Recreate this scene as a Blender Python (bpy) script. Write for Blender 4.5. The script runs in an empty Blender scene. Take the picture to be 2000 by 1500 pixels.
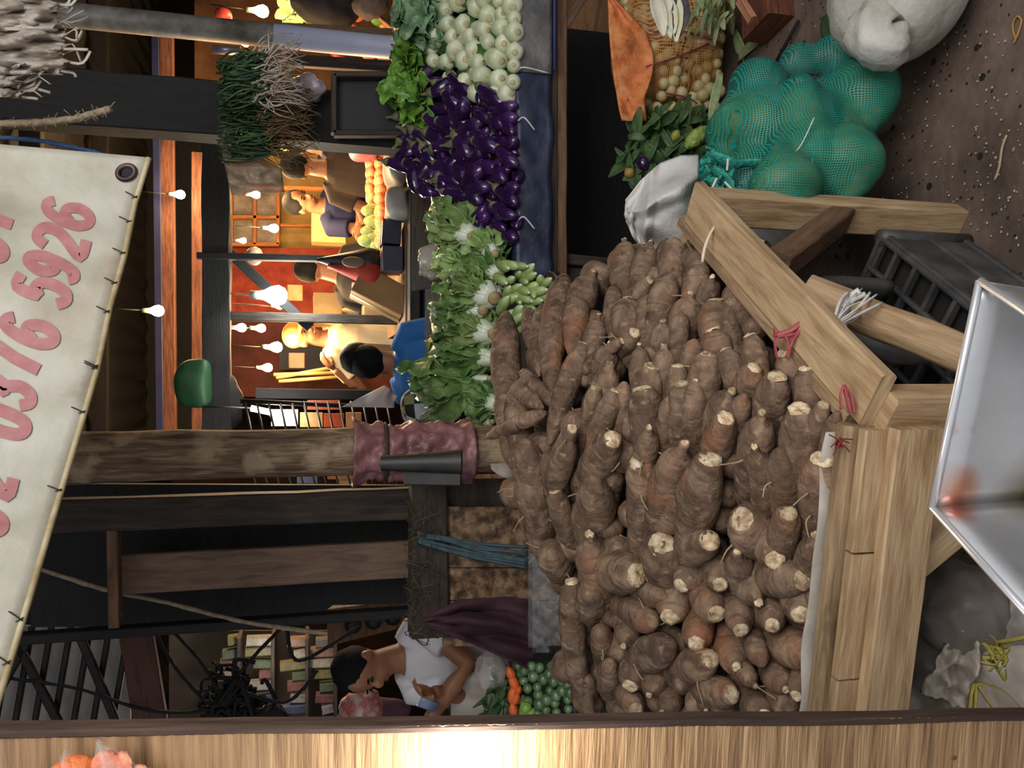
import bpy, bmesh, math, random
from mathutils import Vector as V, Matrix, noise, Quaternion
R = random.Random(11)
sc = bpy.context.scene
COL = sc.collection
# ---------------------------------------------------------------- camera geometry (picture treated as 2000 x 1500, camera rolled on its side)
FPX = 1550.0
PIT = math.radians(14.0)
CAM = V((0, 0, 1.55))
FW = V((0, math.cos(PIT), -math.sin(PIT)))
UP = V((0, math.sin(PIT), math.cos(PIT)))
RT = V((1, 0, 0))
def ray(ix, iy):
    return FW + RT * ((750 - iy) / FPX) - UP * ((ix - 1000) / FPX)
def P(ix, iy, t):
    return CAM + ray(ix, iy) * t
def onZ(ix, iy, z):
    d = ray(ix, iy); return CAM + d * ((z - CAM.z) / d.z)
def onY(ix, iy, y):
    d = ray(ix, iy); return CAM + d * (y / d.y)
def proj(p):
    q = p - CAM; t = q.dot(FW)
    return 1000 - q.dot(UP) / t * FPX, 750 - q.dot(RT) / t * FPX, t
def px(n, t):            # size in metres of n pixels at depth t
    return n * t / FPX
cam = bpy.data.cameras.new('camera'); camo = bpy.data.objects.new('camera', cam); COL.objects.link(camo)
m = Matrix.Identity(4)
for i in range(3):
    m[i][0] = -UP[i]; m[i][1] = RT[i]; m[i][2] = -FW[i]; m[i][3] = CAM[i]
camo.matrix_world = m
cam.sensor_fit = 'HORIZONTAL'; cam.sensor_width = 36.0; cam.lens = 36.0 * FPX / 2000.0
cam.clip_start = 0.02
sc.camera = camo
# ---------------------------------------------------------------- materials
def lin(c):
    r = []
    for x in c[:3]:
        x /= 255.0
        r.append(x / 12.92 if x <= 0.04045 else ((x + 0.055) / 1.055) ** 2.4)
    return (r[0], r[1], r[2], 1.0)
MATS = {}
def M(name, *cols, scale=8.0, rough=0.6, metal=0.0, bump=0.0, bscale=None, coord='Object', stretch=(1, 1, 1), rnd=0.0, alpha=1.0,
      emit=0.0, trans=0.0, detail=5.0, pos=None, dist=0.0, spec=0.5, sub=0.0, coat=0.0, wave=None):
    if name in MATS: return MATS[name]
    mt = bpy.data.materials.new(name); MATS[name] = mt; mt.use_nodes = True
    nt = mt.node_tree; N = nt.nodes; L = nt.links
    b = N['Principled BSDF']
    b.inputs['Roughness'].default_value = rough; b.inputs['Metallic'].default_value = metal
    b.inputs['Specular IOR Level'].default_value = spec
    if trans: b.inputs['Transmission Weight'].default_value = trans; b.inputs['IOR'].default_value = 1.15
    if alpha < 1: b.inputs['Alpha'].default_value = alpha
    if coat: b.inputs['Coat Weight'].default_value = coat; b.inputs['Coat Roughness'].default_value = 0.12
    tc = N.new('ShaderNodeTexCoord'); mp = N.new('ShaderNodeMapping'); mp.inputs['Scale'].default_value = stretch
    L.new(tc.outputs[coord], mp.inputs['Vector'])
    nz = N.new('ShaderNodeTexNoise'); nz.inputs['Scale'].default_value = scale; nz.inputs['Detail'].default_value = detail
    nz.inputs['Distortion'].default_value = dist; nz.inputs['Roughness'].default_value = 0.6
    L.new(mp.outputs['Vector'], nz.inputs['Vector'])
    out = None
    if len(cols) > 1:
        rp = N.new('ShaderNodeValToRGB'); e = rp.color_ramp.elements
        ps = pos or [0.32 + 0.36 * i / (len(cols) - 1) for i in range(len(cols))]
        while len(e) < len(cols): e.new(0.5)
        for i, c in enumerate(cols):
            e[i].position = ps[i]; e[i].color = lin(c)
        L.new(nz.outputs['Fac'], rp.inputs['Fac']); out = rp.outputs['Color']
    else:
        b.inputs['Base Color'].default_value = lin(cols[0])
    if out is not None or rnd:
        if rnd:
            oi = N.new('ShaderNodeObjectInfo'); hs = N.new('ShaderNodeHueSaturation')
            mr = N.new('ShaderNodeMapRange'); mr.inputs['To Min'].default_value = 1 - rnd; mr.inputs['To Max'].default_value = 1 + rnd
            L.new(oi.outputs['Random'], mr.inputs['Value']); L.new(mr.outputs['Result'], hs.inputs['Value'])
            if out is not None: L.new(out, hs.inputs['Color'])
            else: hs.inputs['Color'].default_value = lin(cols[0])
            out = hs.outputs['Color']
        L.new(out, b.inputs['Base Color'])
    if emit:
        if out is not None: L.new(out, b.inputs['Emission Color'])
        else: b.inputs['Emission Color'].default_value = lin(cols[0])
        b.inputs['Emission Strength'].default_value = emit
    if bump:
        bp = N.new('ShaderNodeBump'); bp.inputs['Strength'].default_value = bump; bp.inputs['Distance'].default_value = 0.01
        n2 = nz
        if bscale:
            n2 = N.new('ShaderNodeTexNoise'); n2.inputs['Scale'].default_value = bscale; n2.inputs['Detail'].default_value = 4
            L.new(mp.outputs['Vector'], n2.inputs['Vector'])
        L.new(n2.outputs['Fac'], bp.inputs['Height']); L.new(bp.outputs['Normal'], b.inputs['Normal'])
    return mt
def wood(name, *cols, scale=1.0, rough=0.75, bump=0.25, rnd=0.06):
    return M(name, *cols, scale=5 * scale, rough=rough, bump=bump, bscale=14 * scale, coord='UV', stretch=(1.2, 9, 1), rnd=rnd, dist=0.6, detail=7)
def netmat(name, col, fscale, width, base=0.0, rough=0.5, coord='UV'):
    """woven net: threads opaque, gaps clear"""
    if name in MATS: return MATS[name]
    mt = M(name, col, tuple(min(255, int(x * 1.25)) for x in col), scale=6, rough=rough)
    nt = mt.node_tree; N = nt.nodes; L = nt.links; b = N['Principled BSDF']
    tc = N.new('ShaderNodeTexCoord'); sp = N.new('ShaderNodeSeparateXYZ')
    nzz = N.new('ShaderNodeTexNoise'); nzz.inputs['Scale'].default_value = 9
    mx = N.new('ShaderNodeMixRGB'); mx.blend_type = 'ADD'; mx.inputs['Fac'].default_value = 0.03
    L.new(tc.outputs[coord], nzz.inputs['Vector']); L.new(tc.outputs[coord], mx.inputs['Color1']); L.new(nzz.outputs['Color'], mx.inputs['Color2'])
    L.new(mx.outputs['Color'], sp.inputs['Vector'])
    res = []
    for ax in (('X', 'Y') if coord == 'UV' else ('X', 'Z')):
        mu = N.new('ShaderNodeMath'); mu.operation = 'MULTIPLY'; mu.inputs[1].default_value = fscale
        fr = N.new('ShaderNodeMath'); fr.operation = 'FRACT'
        lt = N.new('ShaderNodeMath'); lt.operation = 'LESS_THAN'; lt.inputs[1].default_value = width
        L.new(sp.outputs[ax], mu.inputs[0]); L.new(mu.outputs[0], fr.inputs[0]); L.new(fr.outputs[0], lt.inputs[0]); res.append(lt)
    ma = N.new('ShaderNodeMath'); ma.operation = 'MAXIMUM'
    L.new(res[0].outputs[0], ma.inputs[0]); L.new(res[1].outputs[0], ma.inputs[1])
    m2 = N.new('ShaderNodeMath'); m2.operation = 'MAXIMUM'; m2.inputs[1].default_value = base
    L.new(ma.outputs[0], m2.inputs[0]); L.new(m2.outputs[0], b.inputs['Alpha'])
    return mt
# ---------------------------------------------------------------- mesh builder
def frame_for(d, hint=None):
    d = d.normalized()
    h = hint if hint is not None else (V((0, 0, 1)) if abs(d.z) < 0.9 else V((0, 1, 0)))
    a = h.cross(d)
    if a.length < 1e-6: a = V((1, 0, 0)).cross(d)
    a.normalize(); b = d.cross(a).normalized()
    return a, b
class MB:
    def __init__(s): s.v = []; s.f = []; s.uv = []
    def add(s, vs, fs, uvs=None):
        o = len(s.v); s.v.extend(vs)
        for k, f in enumerate(fs):
            s.f.append(tuple(o + i for i in f)); s.uv.append(uvs[k] if uvs else [(0, 0)] * len(f))
    def beam(s, p0, p1, w, h, up=None, ch=0.004, wob=0.0, seg=1, seed=0.0):
        """timber of width w (sideways) and height h (along up), chamfered, grain along the length"""
        d = p1 - p0; ln = d.length
        u = up if up is not None else (V((0, 0, 1)) if abs(d.normalized().z) < 0.9 else V((0, 1, 0)))
        a, b = frame_for(d, u)
        x, y = w / 2, h / 2; c = min(ch, x * .6, y * .6)
        sec = [(-x + c, -y), (x - c, -y), (x, -y + c), (x, y - c), (x - c, y), (-x + c, y), (-x, y - c), (-x, -y + c)]
        if wob: seg = max(seg, int(ln / 0.12))
        vs = []
        for i in range(seg + 1):
            q = p0 + d * (i / seg)
            for (sx, sy) in sec:
                pp = q + a * sx + b * sy
                if wob: pp = pp + noise.noise_vector(pp * 7 + V((seed, 0, 0))) * wob
                vs.append(pp)
        per = [0]
        for k in range(8):
            p, q = sec[k], sec[(k + 1) % 8]; per.append(per[-1] + math.hypot(p[0] - q[0], p[1] - q[1]))
        ou = (p0.x * 3.1 + p0.y * 1.7 + p0.z * 2.3)
        fs, us = [], []
        for i in range(seg):
            for k in range(8):
                k2 = (k + 1) % 8
                fs.append((i * 8 + k, i * 8 + k2, (i + 1) * 8 + k2, (i + 1) * 8 + k))
                l0, l1 = ou + ln * i / seg, ou + ln * (i + 1) / seg
                us.append([(l0, per[k]), (l0, per[k + 1]), (l1, per[k + 1]), (l1, per[k])])
        for base, rev in ((0, True), (seg * 8, False)):
            idx = [base + k for k in range(8)]
            cu = [(ou + sec[k][0], sec[k][1]) for k in range(8)]
            if rev: idx.reverse(); cu.reverse()
            fs.append(tuple(idx)); us.append(cu)
        s.add(vs, fs, us)
    def tube(s, pts, rad, n=10, cap=True, nz=0.0, nf=20.0, seed=0.0, lat=None):
        """swept tube; rad holds one radius or (a, b) per point; lat fixes the direction of a"""
        k = len(pts); vs = []; L = 0; ls = []
        pa = None
        for i in range(k):
            d = (pts[min(i + 1, k - 1)] - pts[max(i - 1, 0)])
            if d.length < 1e-9: d = V((0, 0, 1))
            d.normalize()
            if lat is not None:
                a = lat - d * lat.dot(d); a.normalize(); b = d.cross(a)
            elif pa is None:
                a, b = frame_for(d)
            else:
                a = pa - d * pa.dot(d)
                if a.length < 1e-6: a, b = frame_for(d)
                a.normalize(); b = d.cross(a)
            pa = a
            if i: L += (pts[i] - pts[i - 1]).length
            ls.append(L)
            r = rad[i] if isinstance(rad, (list, tuple)) else rad
            ra, rb = r if isinstance(r, tuple) else (r, r)
            for j in range(n):
                an = 2 * math.pi * j / n
                o = a * (math.cos(an) * ra) + b * (math.sin(an) * rb)
                q = pts[i] + o
                if nz: q = q + o.normalized() * (noise.noise(q * nf + V((seed, seed * .7, 0))) * nz)
                vs.append(q)
        fs, us = [], []
        rr = [(r[0] if isinstance(r, tuple) else r) for r in (rad if isinstance(rad, (list, tuple)) else [rad] * k)]
        rm = max(rr)
        for i in range(k - 1):
            for j in range(n):
                j2 = (j + 1) % n
                fs.append((i * n + j, i * n + j2, (i + 1) * n + j2, (i + 1) * n + j))
                u0, u1 = j / n * 6.28 * rm, (j + 1) / n * 6.28 * rm
                us.append([(ls[i], u0), (ls[i], u1), (ls[i + 1], u1), (ls[i + 1], u0)])
        if cap:
            fs.append(tuple(reversed(range(n)))); us.append([(0, 0)] * n)
            fs.append(tuple((k - 1) * n + j for j in range(n))); us.append([(0, 0)] * n)
        s.add(vs, fs, us)
    def ell(s, c, r, rot=None, nu=14, nv=9, nz=0.0, nf=8.0, seed=0.0):
        """ellipsoid; r a number or three radii; rot a 3x3 matrix or None"""
        if not hasattr(r, '__len__'): r = (r, r, r)
        vs = [None] * 0; q = rot or Matrix.Identity(3)
        def pt(x):
            o = q @ V((x.x * r[0], x.y * r[1], x.z * r[2])); p = c + o
            if nz: p = p + o.normalized() * (noise.noise(p * nf + V((seed, 0, seed))) * nz)
            return p
        vs = [pt(V((0, 0, -1)))]
        for i in range(1, nv):
            th = -math.pi / 2 + math.pi * i / nv
            for j in range(nu):
                an = 2 * math.pi * j / nu
                vs.append(pt(V((math.cos(th) * math.cos(an), math.cos(th) * math.sin(an), math.sin(th)))))
        vs.append(pt(V((0, 0, 1))))
        fs, us = [], []
        for j in range(nu):
            fs.append((0, 1 + (j + 1) % nu, 1 + j)); us.append([(0, 0)] * 3)
        rm = max(r)
        for i in range(nv - 2):
            for j in range(nu):
                a = 1 + i * nu + j; b = 1 + i * nu + (j + 1) % nu
                fs.append((a, b, b + nu, a + nu))
                u0, u1 = j / nu * 6.28 * rm, (j + 1) / nu * 6.28 * rm; w0, w1 = i / nv * 3.14 * rm, (i + 1) / nv * 3.14 * rm
                us.append([(u0, w0), (u1, w0), (u1, w1), (u0, w1)])
        o = 1 + (nv - 2) * nu; t = len(vs) - 1
        for j in range(nu):
            fs.append((o + j, o + (j + 1) % nu, t)); us.append([(0, 0)] * 3)
        s.add(vs, fs, us)
    def grid(s, fn, nu, nv, th=0.0, us_=1.0, vs_=1.0):
        """sheet fn(u, v) with thickness th"""
        pts = [[fn(i / nu, j / nv) for j in range(nv + 1)] for i in range(nu + 1)]
        vs = []; W = nv + 1
        for i in range(nu + 1):
            for j in range(nv + 1):
                vs.append(pts[i][j])
        fs, uv = [], []
        def U(i, j): return (i / nu * us_, j / nv * vs_)
        for i in range(nu):
            for j in range(nv):
                fs.append((i * W + j, (i + 1) * W + j, (i + 1) * W + j + 1, i * W + j + 1)); uv.append([U(i, j), U(i + 1, j), U(i + 1, j + 1), U(i, j + 1)])
        if th:
            o = len(vs)
            for i in range(nu + 1):
                for j in range(nv + 1):
                    a = pts[min(i + 1, nu)][j] - pts[max(i - 1, 0)][j]; b = pts[i][min(j + 1, nv)] - pts[i][max(j - 1, 0)]
                    n = a.cross(b)
                    n = n.normalized() if n.length > 1e-12 else V((0, 0, 1))
                    vs.append(pts[i][j] - n * th)
            for k in range(nu * nv):
                f = fs[k]; fs.append(tuple(o + x for x in reversed(f))); uv.append(list(reversed(uv[k])))
            for i in range(nu):
                for j in (0, nv):
                    a, b = i * W + j, (i + 1) * W + j
                    f = (a, b, o + b, o + a)
                    fs.append(f if j else tuple(reversed(f))); uv.append([U(i, j)] * 4)
            for j in range(nv):
                for i in (0, nu):
                    a, b = i * W + j, i * W + j + 1
                    f = (a, b, o + b, o + a)
                    fs.append(tuple(reversed(f)) if i else f); uv.append([U(i, j)] * 4)
        s.add(vs, fs, uv)
    def poly(s, pts, nrm, th):
        """flat plate through pts with thickness th along -nrm"""
        n = len(pts); q = [p - nrm.normalized() * th for p in pts]
        a, b = frame_for(nrm)
        U = [(p.dot(a), p.dot(b)) for p in pts]
        fs = [tuple(range(n)), tuple(n + i for i in reversed(range(n)))]; us = [U, list(reversed(U))]
        for i in range(n):
            j = (i + 1) % n
            fs.append((i, n + i, n + j, j)); us.append([U[i], U[i], U[j], U[j]])
        s.add(list(pts) + q, fs, us)
    def build(s, name, mat, parent=None, origin=None, smooth=True, remesh=0.0, sm=0, sub=0, ang=None):
        if parent is not None: o0 = parent.matrix_world.translation.copy() if parent.get('_o') is None else V(parent['_o'])
        elif origin is not None: o0 = origin
        else:
            lo = V([min(v[i] for v in s.v) for i in range(3)]); hi = V([max(v[i] for v in s.v) for i in range(3)])
            o0 = V(((lo.x + hi.x) / 2, (lo.y + hi.y) / 2, lo.z))
        me = bpy.data.meshes.new(name)
        me.from_pydata([tuple(v - o0) for v in s.v], [], s.f)
        ul = me.uv_layers.new(name='UVMap'); k = 0
        flat = []
        for u in s.uv:
            for c in u: flat.extend((c[0], c[1]))
        ul.data.foreach_set('uv', flat)
        if smooth: me.polygons.foreach_set('use_smooth', [True] * len(me.polygons))
        me.materials.append(mat); me.validate()
        bm = bmesh.new(); bm.from_mesh(me); bmesh.ops.recalc_face_normals(bm, faces=bm.faces); bm.to_mesh(me); bm.free()
        if smooth and ang: me.set_sharp_from_angle(angle=math.radians(ang))
        o = bpy.data.objects.new(name, me); COL.objects.link(o)
        o['_o'] = tuple(o0)
        if parent is not None: o.parent = parent
        else: o.location = o0
        if remesh:
            r = o.modifiers.new('remesh', 'REMESH'); r.mode = 'VOXEL'; r.voxel_size = remesh; r.use_smooth_shade = True
        if sm:
            q = o.modifiers.new('smooth', 'SMOOTH'); q.iterations = sm; q.factor = 0.5
        if sub:
            q = o.modifiers.new('subsurf', 'SUBSURF'); q.levels = sub; q.render_levels = sub
        return o
def tag(o, label, cat, group=None):
    o['label'] = label; o['category'] = cat
    if group: o['group'] = group
    return o
def thing(name, label, cat, loc, group=None):
    o = bpy.data.objects.new(name, None); COL.objects.link(o); o.location = loc; o['_o'] = tuple(loc)
    o.empty_display_size = 0.05
    return tag(o, label, cat, group)
def struct(o):
    o['kind'] = 'structure'; return o
ORD = ['', 'first', 'second', 'third', 'fourth', 'fifth', 'sixth', 'seventh', 'eighth', 'ninth', 'tenth', 'eleventh', 'twelfth', 'thirteenth', 'fourteenth',
       'fifteenth', 'sixteenth', 'seventeenth', 'eighteenth', 'nineteenth', 'twentieth', 'last']
def bez(pts, n=16):
    """smooth curve through pts"""
    out = []; k = len(pts)
    for i in range(k - 1):
        p0, p1, p2, p3 = pts[max(i - 1, 0)], pts[i], pts[i + 1], pts[min(i + 2, k - 1)]
        m_ = max(2, n // (k - 1))
        for j in range(m_):
            t = j / m_
            out.append(0.5 * ((2 * p1) + (p2 - p0) * t + (2 * p0 - 5 * p1 + 4 * p2 - p3) * t * t + (3 * p1 - p0 - 3 * p2 + p3) * t ** 3))
    out.append(pts[-1].copy()); return out
def inside(pg, x, y):
    c = False; j = len(pg) - 1
    for i in range(len(pg)):
        if (pg[i][1] > y) != (pg[j][1] > y) and x < (pg[j][0] - pg[i][0]) * (y - pg[i][1]) / (pg[j][1] - pg[i][1]) + pg[i][0]: c = not c
        j = i
    return c
def darts(pg, sp, rr, tries=6000):
    xs = [p[0] for p in pg]; ys = [p[1] for p in pg]; out = []
    for _ in range(tries):
        x = rr.uniform(min(xs), max(xs)); y = rr.uniform(min(ys), max(ys))
        if inside(pg, x, y) and all((x - a) ** 2 + (y - b) ** 2 > sp * sp for a, b in out): out.append((x, y))
    return out
def leaf(mb, base, d, up, ln, wd, curl=0.3, ruf=0.0, rf=60.0, n=8, w=4, cup=0.2, seed=0.0, tipw=0.5):
    """one leaf blade from base along d, facing up"""
    d = d.normalized(); a = d.cross(up).normalized(); u = a.cross(d).normalized()
    def fn(i, j):
        s = i; t = (j - 0.5) * 2
        ww = wd * 0.5 * (math.sin(math.pi * min(1, (s * 0.86 + 0.1))) ** 0.7)
        q = base + d * (ln * s * (1 - 0.25 * curl * s)) + u * (-curl * ln * s * s) + a * (ww * t) + u * (cup * ww * t * t)
        if ruf: q = q + u * (noise.noise(q * rf + V((seed, 0, 0))) * ruf * (0.3 + abs(t)) * (0.2 + s)) + a * (noise.noise(q * rf + V((0, seed, 9))) * ruf * 0.6 * abs(t))
        return q
    mb.grid(fn, n, w, 0.0012, ln, wd)
# ---------------------------------------------------------------- shared materials
W_FRESH = wood('fresh_timber', (138, 110, 78), (172, 143, 108), (192, 166, 130))
W_OLD = wood('weathered_timber', (100, 78, 56), (142, 116, 86), (168, 142, 110))
W_DARK = wood('dark_timber', (30, 24, 20), (52, 42, 34), (70, 58, 46))
W_BLACK = wood('black_timber', (10, 9, 10), (18, 16, 16), (27, 24, 22))
W_PINE = wood('pine_board', (120, 76, 52), (160, 110, 78), (176, 128, 94))
W_BROWN = wood('brown_timber', (72, 50, 36), (104, 76, 54), (124, 92, 66))
BLACK = M('black_plastic', (20, 21, 23), (38, 39, 41), scale=20, rough=0.45)
IRON = M('dark_iron', (18, 17, 17), (44, 38, 34), scale=25, rough=0.6, metal=0.4)
# ================================================================ THE SETTING
FLOORM = M('dirty_concrete', (54, 44, 38), (92, 77, 67), (122, 104, 92), scale=3.2, rough=0.72, bump=0.5, bscale=26, detail=12)
def speckle(mt, col, sc_, thr):
    nt = mt.node_tree; N = nt.nodes; L = nt.links; b = N['Principled BSDF']
    src = b.inputs['Base Color'].links[0].from_socket
    tc = N.new('ShaderNodeTexCoord'); vo = N.new('ShaderNodeTexVoronoi'); vo.inputs['Scale'].default_value = sc_
    lt = N.new('ShaderNodeMath'); lt.operation = 'LESS_THAN'; lt.inputs[1].default_value = thr
    mx = N.new('ShaderNodeMixRGB'); mx.inputs['Color2'].default_value = lin(col)
    L.new(tc.outputs['Object'], vo.inputs['Vector']); L.new(vo.outputs['Distance'], lt.inputs[0]); L.new(lt.outputs[0], mx.inputs['Fac'])
    L.new(src, mx.inputs['Color1']); L.new(mx.outputs['Color'], b.inputs['Base Color'])
speckle(FLOORM, (176, 164, 146), 22, 0.075)
speckle(FLOORM, (24, 20, 19), 13, 0.13)
speckle(FLOORM, (120, 100, 84), 41, 0.10)
speckle(FLOORM, (34, 28, 26), 31, 0.14)
mb = MB(); mb.grid(lambda u, v: V((-5 + 10 * u, 12 * v - 1.0, noise.noise(V((u * 30, v * 36, 0))) * 0.004)), 60, 60, 0.0)
struct(mb.build('floor', FLOORM, origin=V((0, 0, 0))))
ROOFM = M('sooty_roof', (14, 14, 16), (26, 25, 26), scale=5, rough=0.9)
mb = MB(); mb.grid(lambda u, v: V((-5 + 10 * u, 1.2 + 10 * v, 3.35 - 0.012 * math.sin(u * 260))), 240, 2, 0.02)
struct(mb.build('ceiling', ROOFM, origin=V((0, 0, 0))))
mb = MB(); mb.beam(V((-5, 11.0, 1.7)), V((5, 11.0, 1.7)), 0.1, 3.4)
struct(mb.build('wall_back', M('market_back_wall', (48, 32, 22), (84, 56, 34), scale=3, rough=0.9), origin=V((0, 0, 0))))
for nm, x in (('wall_left', -5.0), ('wall_right', 5.0)):
    mb = MB(); mb.beam(V((x, 1.2, 1.7)), V((x, 11, 1.7)), 0.1, 3.4)
    struct(mb.build(nm, M('market_side_wall', (22, 20, 20), (40, 34, 30), scale=3, rough=0.9), origin=V((0, 0, 0))))
# ---------------------------------------------------------------- light: daylight from the open street side, lamps inside
w = bpy.data.worlds.new('world'); sc.world = w; w.use_nodes = True
bg = w.node_tree.nodes['Background']; bg.inputs['Color'].default_value = (0.93, 0.96, 1.0, 1); bg.inputs['Strength'].default_value = 0.54
def lamp(kind, name, loc, power, col, size=0.05, aim=None, sx=None, sy=None):
    l = bpy.data.lights.new(name, kind); l.energy = power; l.color = col
    if kind == 'AREA':
        l.shape = 'RECTANGLE'; l.size = sx; l.size_y = sy
    elif kind != 'SUN': l.shadow_soft_size = size
    o = bpy.data.objects.new(name, l); COL.objects.link(o); o.location = loc
    if aim is not None: o.rotation_euler = (aim - loc).to_track_quat('-Z', 'Y').to_euler()
    return o
lamp('AREA', 'street_daylight', V((1.1, -0.7, 3.0)), 76, (1.0, 0.97, 0.93), aim=V((0.1, 1.7, 0.6)), sx=2.2, sy=1.6)
sc.view_settings.view_transform = 'Standard'; sc.view_settings.look = 'None'; sc.view_settings.exposure = 0.0; sc.view_settings.gamma = 1.0
sc.view_settings.use_curve_mapping = False
# ================================================================ CASSAVA DISPLAY TABLE
def it(ix, iy):         # depth of the heap's surface: front face and the face towards the side rail
    p1 = 0.800 + (ix - 1650) * 0.000456 - (iy - 830) * 0.000100
    p2 = 0.800 + (ix - 1650) * 0.000452 + (iy - 830) * 0.000331
    return min(p1, p2)
def surf(ix, iy): return 1.0 / it(ix, iy)
ZR = 0.70
c0 = onZ(1655, 822, ZR + 0.02); cl = onZ(1592, 1395, ZR + 0.02); cr = onZ(1352, 446, ZR)
fd = (cl - c0); fd.z = 0; fd.normalize()
sd = (cr - c0); sd.z = 0; SL = sd.length; sd.normalize()
c0.z = 0.72
tb = thing('display_table', 'rough timber display table heaped with cassava roots', 'table', V((c0.x, c0.y, 0)))
far = c0 + fd * 0.95
Z = V((0, 0, 1)); fn_ = V((fd.y, -fd.x, 0));
if fn_.y > 0: fn_ = -fn_          # outward normal of the front board
sn_ = V((sd.y, -sd.x, 0))
if sn_.x < 0: sn_ = -sn_          # outward normal of the side board
def zb(p, z): return V((p.x, p.y, z))
# front: rounded inner rail, short-piece batten, wide board
mb = MB(); o1 = fn_ * 0.022
mb.beam(zb(c0 + o1 - fd * 0.0, 0.705), zb(far + o1, 0.705), 0.036, 0.09, Z, 0.012, 0.003)
mb.build('front_rail', W_OLD, tb, ang=40)
x = 0.0
for k, ln in enumerate((0.20, 0.215, 0.20, 0.17, 0.16)):
    mb = MB(); mb.beam(zb(c0 + fn_ * 0.052 + fd * (x + .002), 0.682), zb(c0 + fn_ * 0.052 + fd * (x + ln - .002), 0.682), 0.020, 0.10, Z, 0.003)
    mb.build('batten', W_FRESH, tb, ang=40); x += ln
mb = MB(); mb.beam(zb(c0 + fn_ * 0.074 - fd * 0.004, 0.652), zb(far + fn_ * 0.076, 0.652), 0.024, 0.085, Z, 0.003, 0.002, seed=4)
mb.build('front_board', W_FRESH, tb, ang=40)
# side: flat wide top board, inner edge board
SL2 = SL + 0.03
mb = MB(); q0 = c0 + sn_ * 0.062 - sd * 0.03; mb.beam(zb(q0, 0.712), zb(q0 + sd * SL2, 0.712), 0.098, 0.026, Z, 0.004, 0.002, seed=2)
mb.build('side_rail', W_FRESH, tb, ang=40)
mb = MB(); q0 = c0 + sn_ * 0.0; mb.beam(zb(q0, 0.66), zb(q0 + sd * SL2, 0.66), 0.024, 0.13, Z, 0.003, 0.002, seed=9)
mb.build('side_board', W_OLD, tb, ang=40)
# legs and braces
rl = c0 + sd * (SL + 0.0) + sn_ * 0.055
mb = MB(); mb.beam(zb(rl, 0.0), zb(rl, 0.70), 0.075, 0.055, sd, 0.004, 0.002, seed=6); mb.build('leg', W_FRESH, tb, ang=40)
fl = c0 + sn_ * 0.03 + fn_ * 0.035
mb = MB(); mb.beam(zb(fl, 0.0), zb(fl, 0.70), 0.05, 0.07, sn_, 0.004, 0.002, seed=8); mb.build('leg', W_FRESH, tb, ang=40)
ll = c0 + fd * 0.86 - fn_ * 0.03
mb = MB(); mb.beam(zb(ll, 0.0), zb(ll, 0.62), 0.06, 0.06, fd, 0.004, seed=3); mb.build('leg', W_FRESH, tb, ang=40)
b0 = onZ(1515, 520, 0.66); b1 = zb(rl, 0.34) - sd * 0.02
mb = MB(); mb.beam(b0, b1, 0.05, 0.06, sn_, 0.004, 0.002, seed=12); mb.build('brace', W_BROWN, tb, ang=40)
b0 = zb(c0 + sd * 0.30 + sn_ * 0.07, 0.66); b1 = zb(fl + sn_ * 0.02 + sd * 0.02, 0.36)
mb = MB(); mb.tube([b0.lerp(b1, i / 6) for i in range(7)], [0.034] * 7, 12, True, 0.004, 12); mb.build('brace', W_FRESH, tb, ang=50)
g0 = c0 + fn_ * 0.06 + fd * 0.05
pl = [zb(g0, 0.60), zb(g0 + fd * 0.17, 0.60), zb(g0 + fd * 0.17 + fd * 0.04, 0.55), zb(g0 + fd * 0.05, 0.42), zb(g0, 0.42)]
mb = MB(); g1 = zb(c0 + fd * .245 + fn_ * .045, .66); g2 = zb(c0 + fd * .0 + fn_ * .04, .33); mb.beam(g1, g2, .024, .105, (g2 - g1).cross(fn_), .004, .002, seed=7); mb.build('brace', W_FRESH, tb, ang=40)
# the sloping bed the roots lie on, and the back boards
def bedp(ix, iy, e): return P(ix, iy, surf(ix, iy) + e)
E = 0.30
mb = MB()
mb.poly([zb(c0 - fn_ * .02, 0.56), zb(far - fn_ * .02, 0.56), V((far.x + .12, 2.26, .82)), V((-0.25, 2.26, 0.84)), ], V((-.0, -.5, .86)), 0.02)
mb.build('bed_board', W_DARK, tb, smooth=False)
mb = MB()
mb.poly([zb(c0 - fn_ * .02 - sn_ * .02, 0.56), V((-0.25, 2.26, 0.84)), V((0.16, 2.2, .66)), zb(c0 + sd * SL - sn_ * .02, 0.5)], V((.4, -.4, .8)), 0.02)
mb.build('bed_board', W_DARK, tb, smooth=False)
mb = MB(); rb = c0 + sd * SL
mb.beam(zb(rb, 0.62), V((0.08, 2.15, 0.72)), 0.024, 0.16, Z, 0.003); mb.beam(V((0.08, 2.15, 0.72)), V((-0.5, 2.24, 0.72)), 0.024, 0.16, Z, 0.003)
mb.build('back_board', W_OLD, tb, smooth=False)
# white plastic liner showing along the inside of the front rail
LIN = M('white_liner', (160, 150, 138), (196, 190, 182), scale=14, rough=0.5)
mb = MB(); a0 = c0 + fd * 0.02 - fn_ * 0.002; a1 = far
def lin_fn(u, v):
    p = a0.lerp(a1, u); wv = noise.noise(V((u * 9, 0, 3)))
    return zb(p - fn_ * (0.004 + 0.012 * v + 0.010 * wv * (1 - v)), 0.752 + 0.006 * wv - 0.10 * v)
mb.grid(lin_fn, 60, 4, 0.0015); tag(mb.build('plastic_liner', LIN), 'white plastic liner edge tucked between cassava roots and front timber rail', 'liner')
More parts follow.
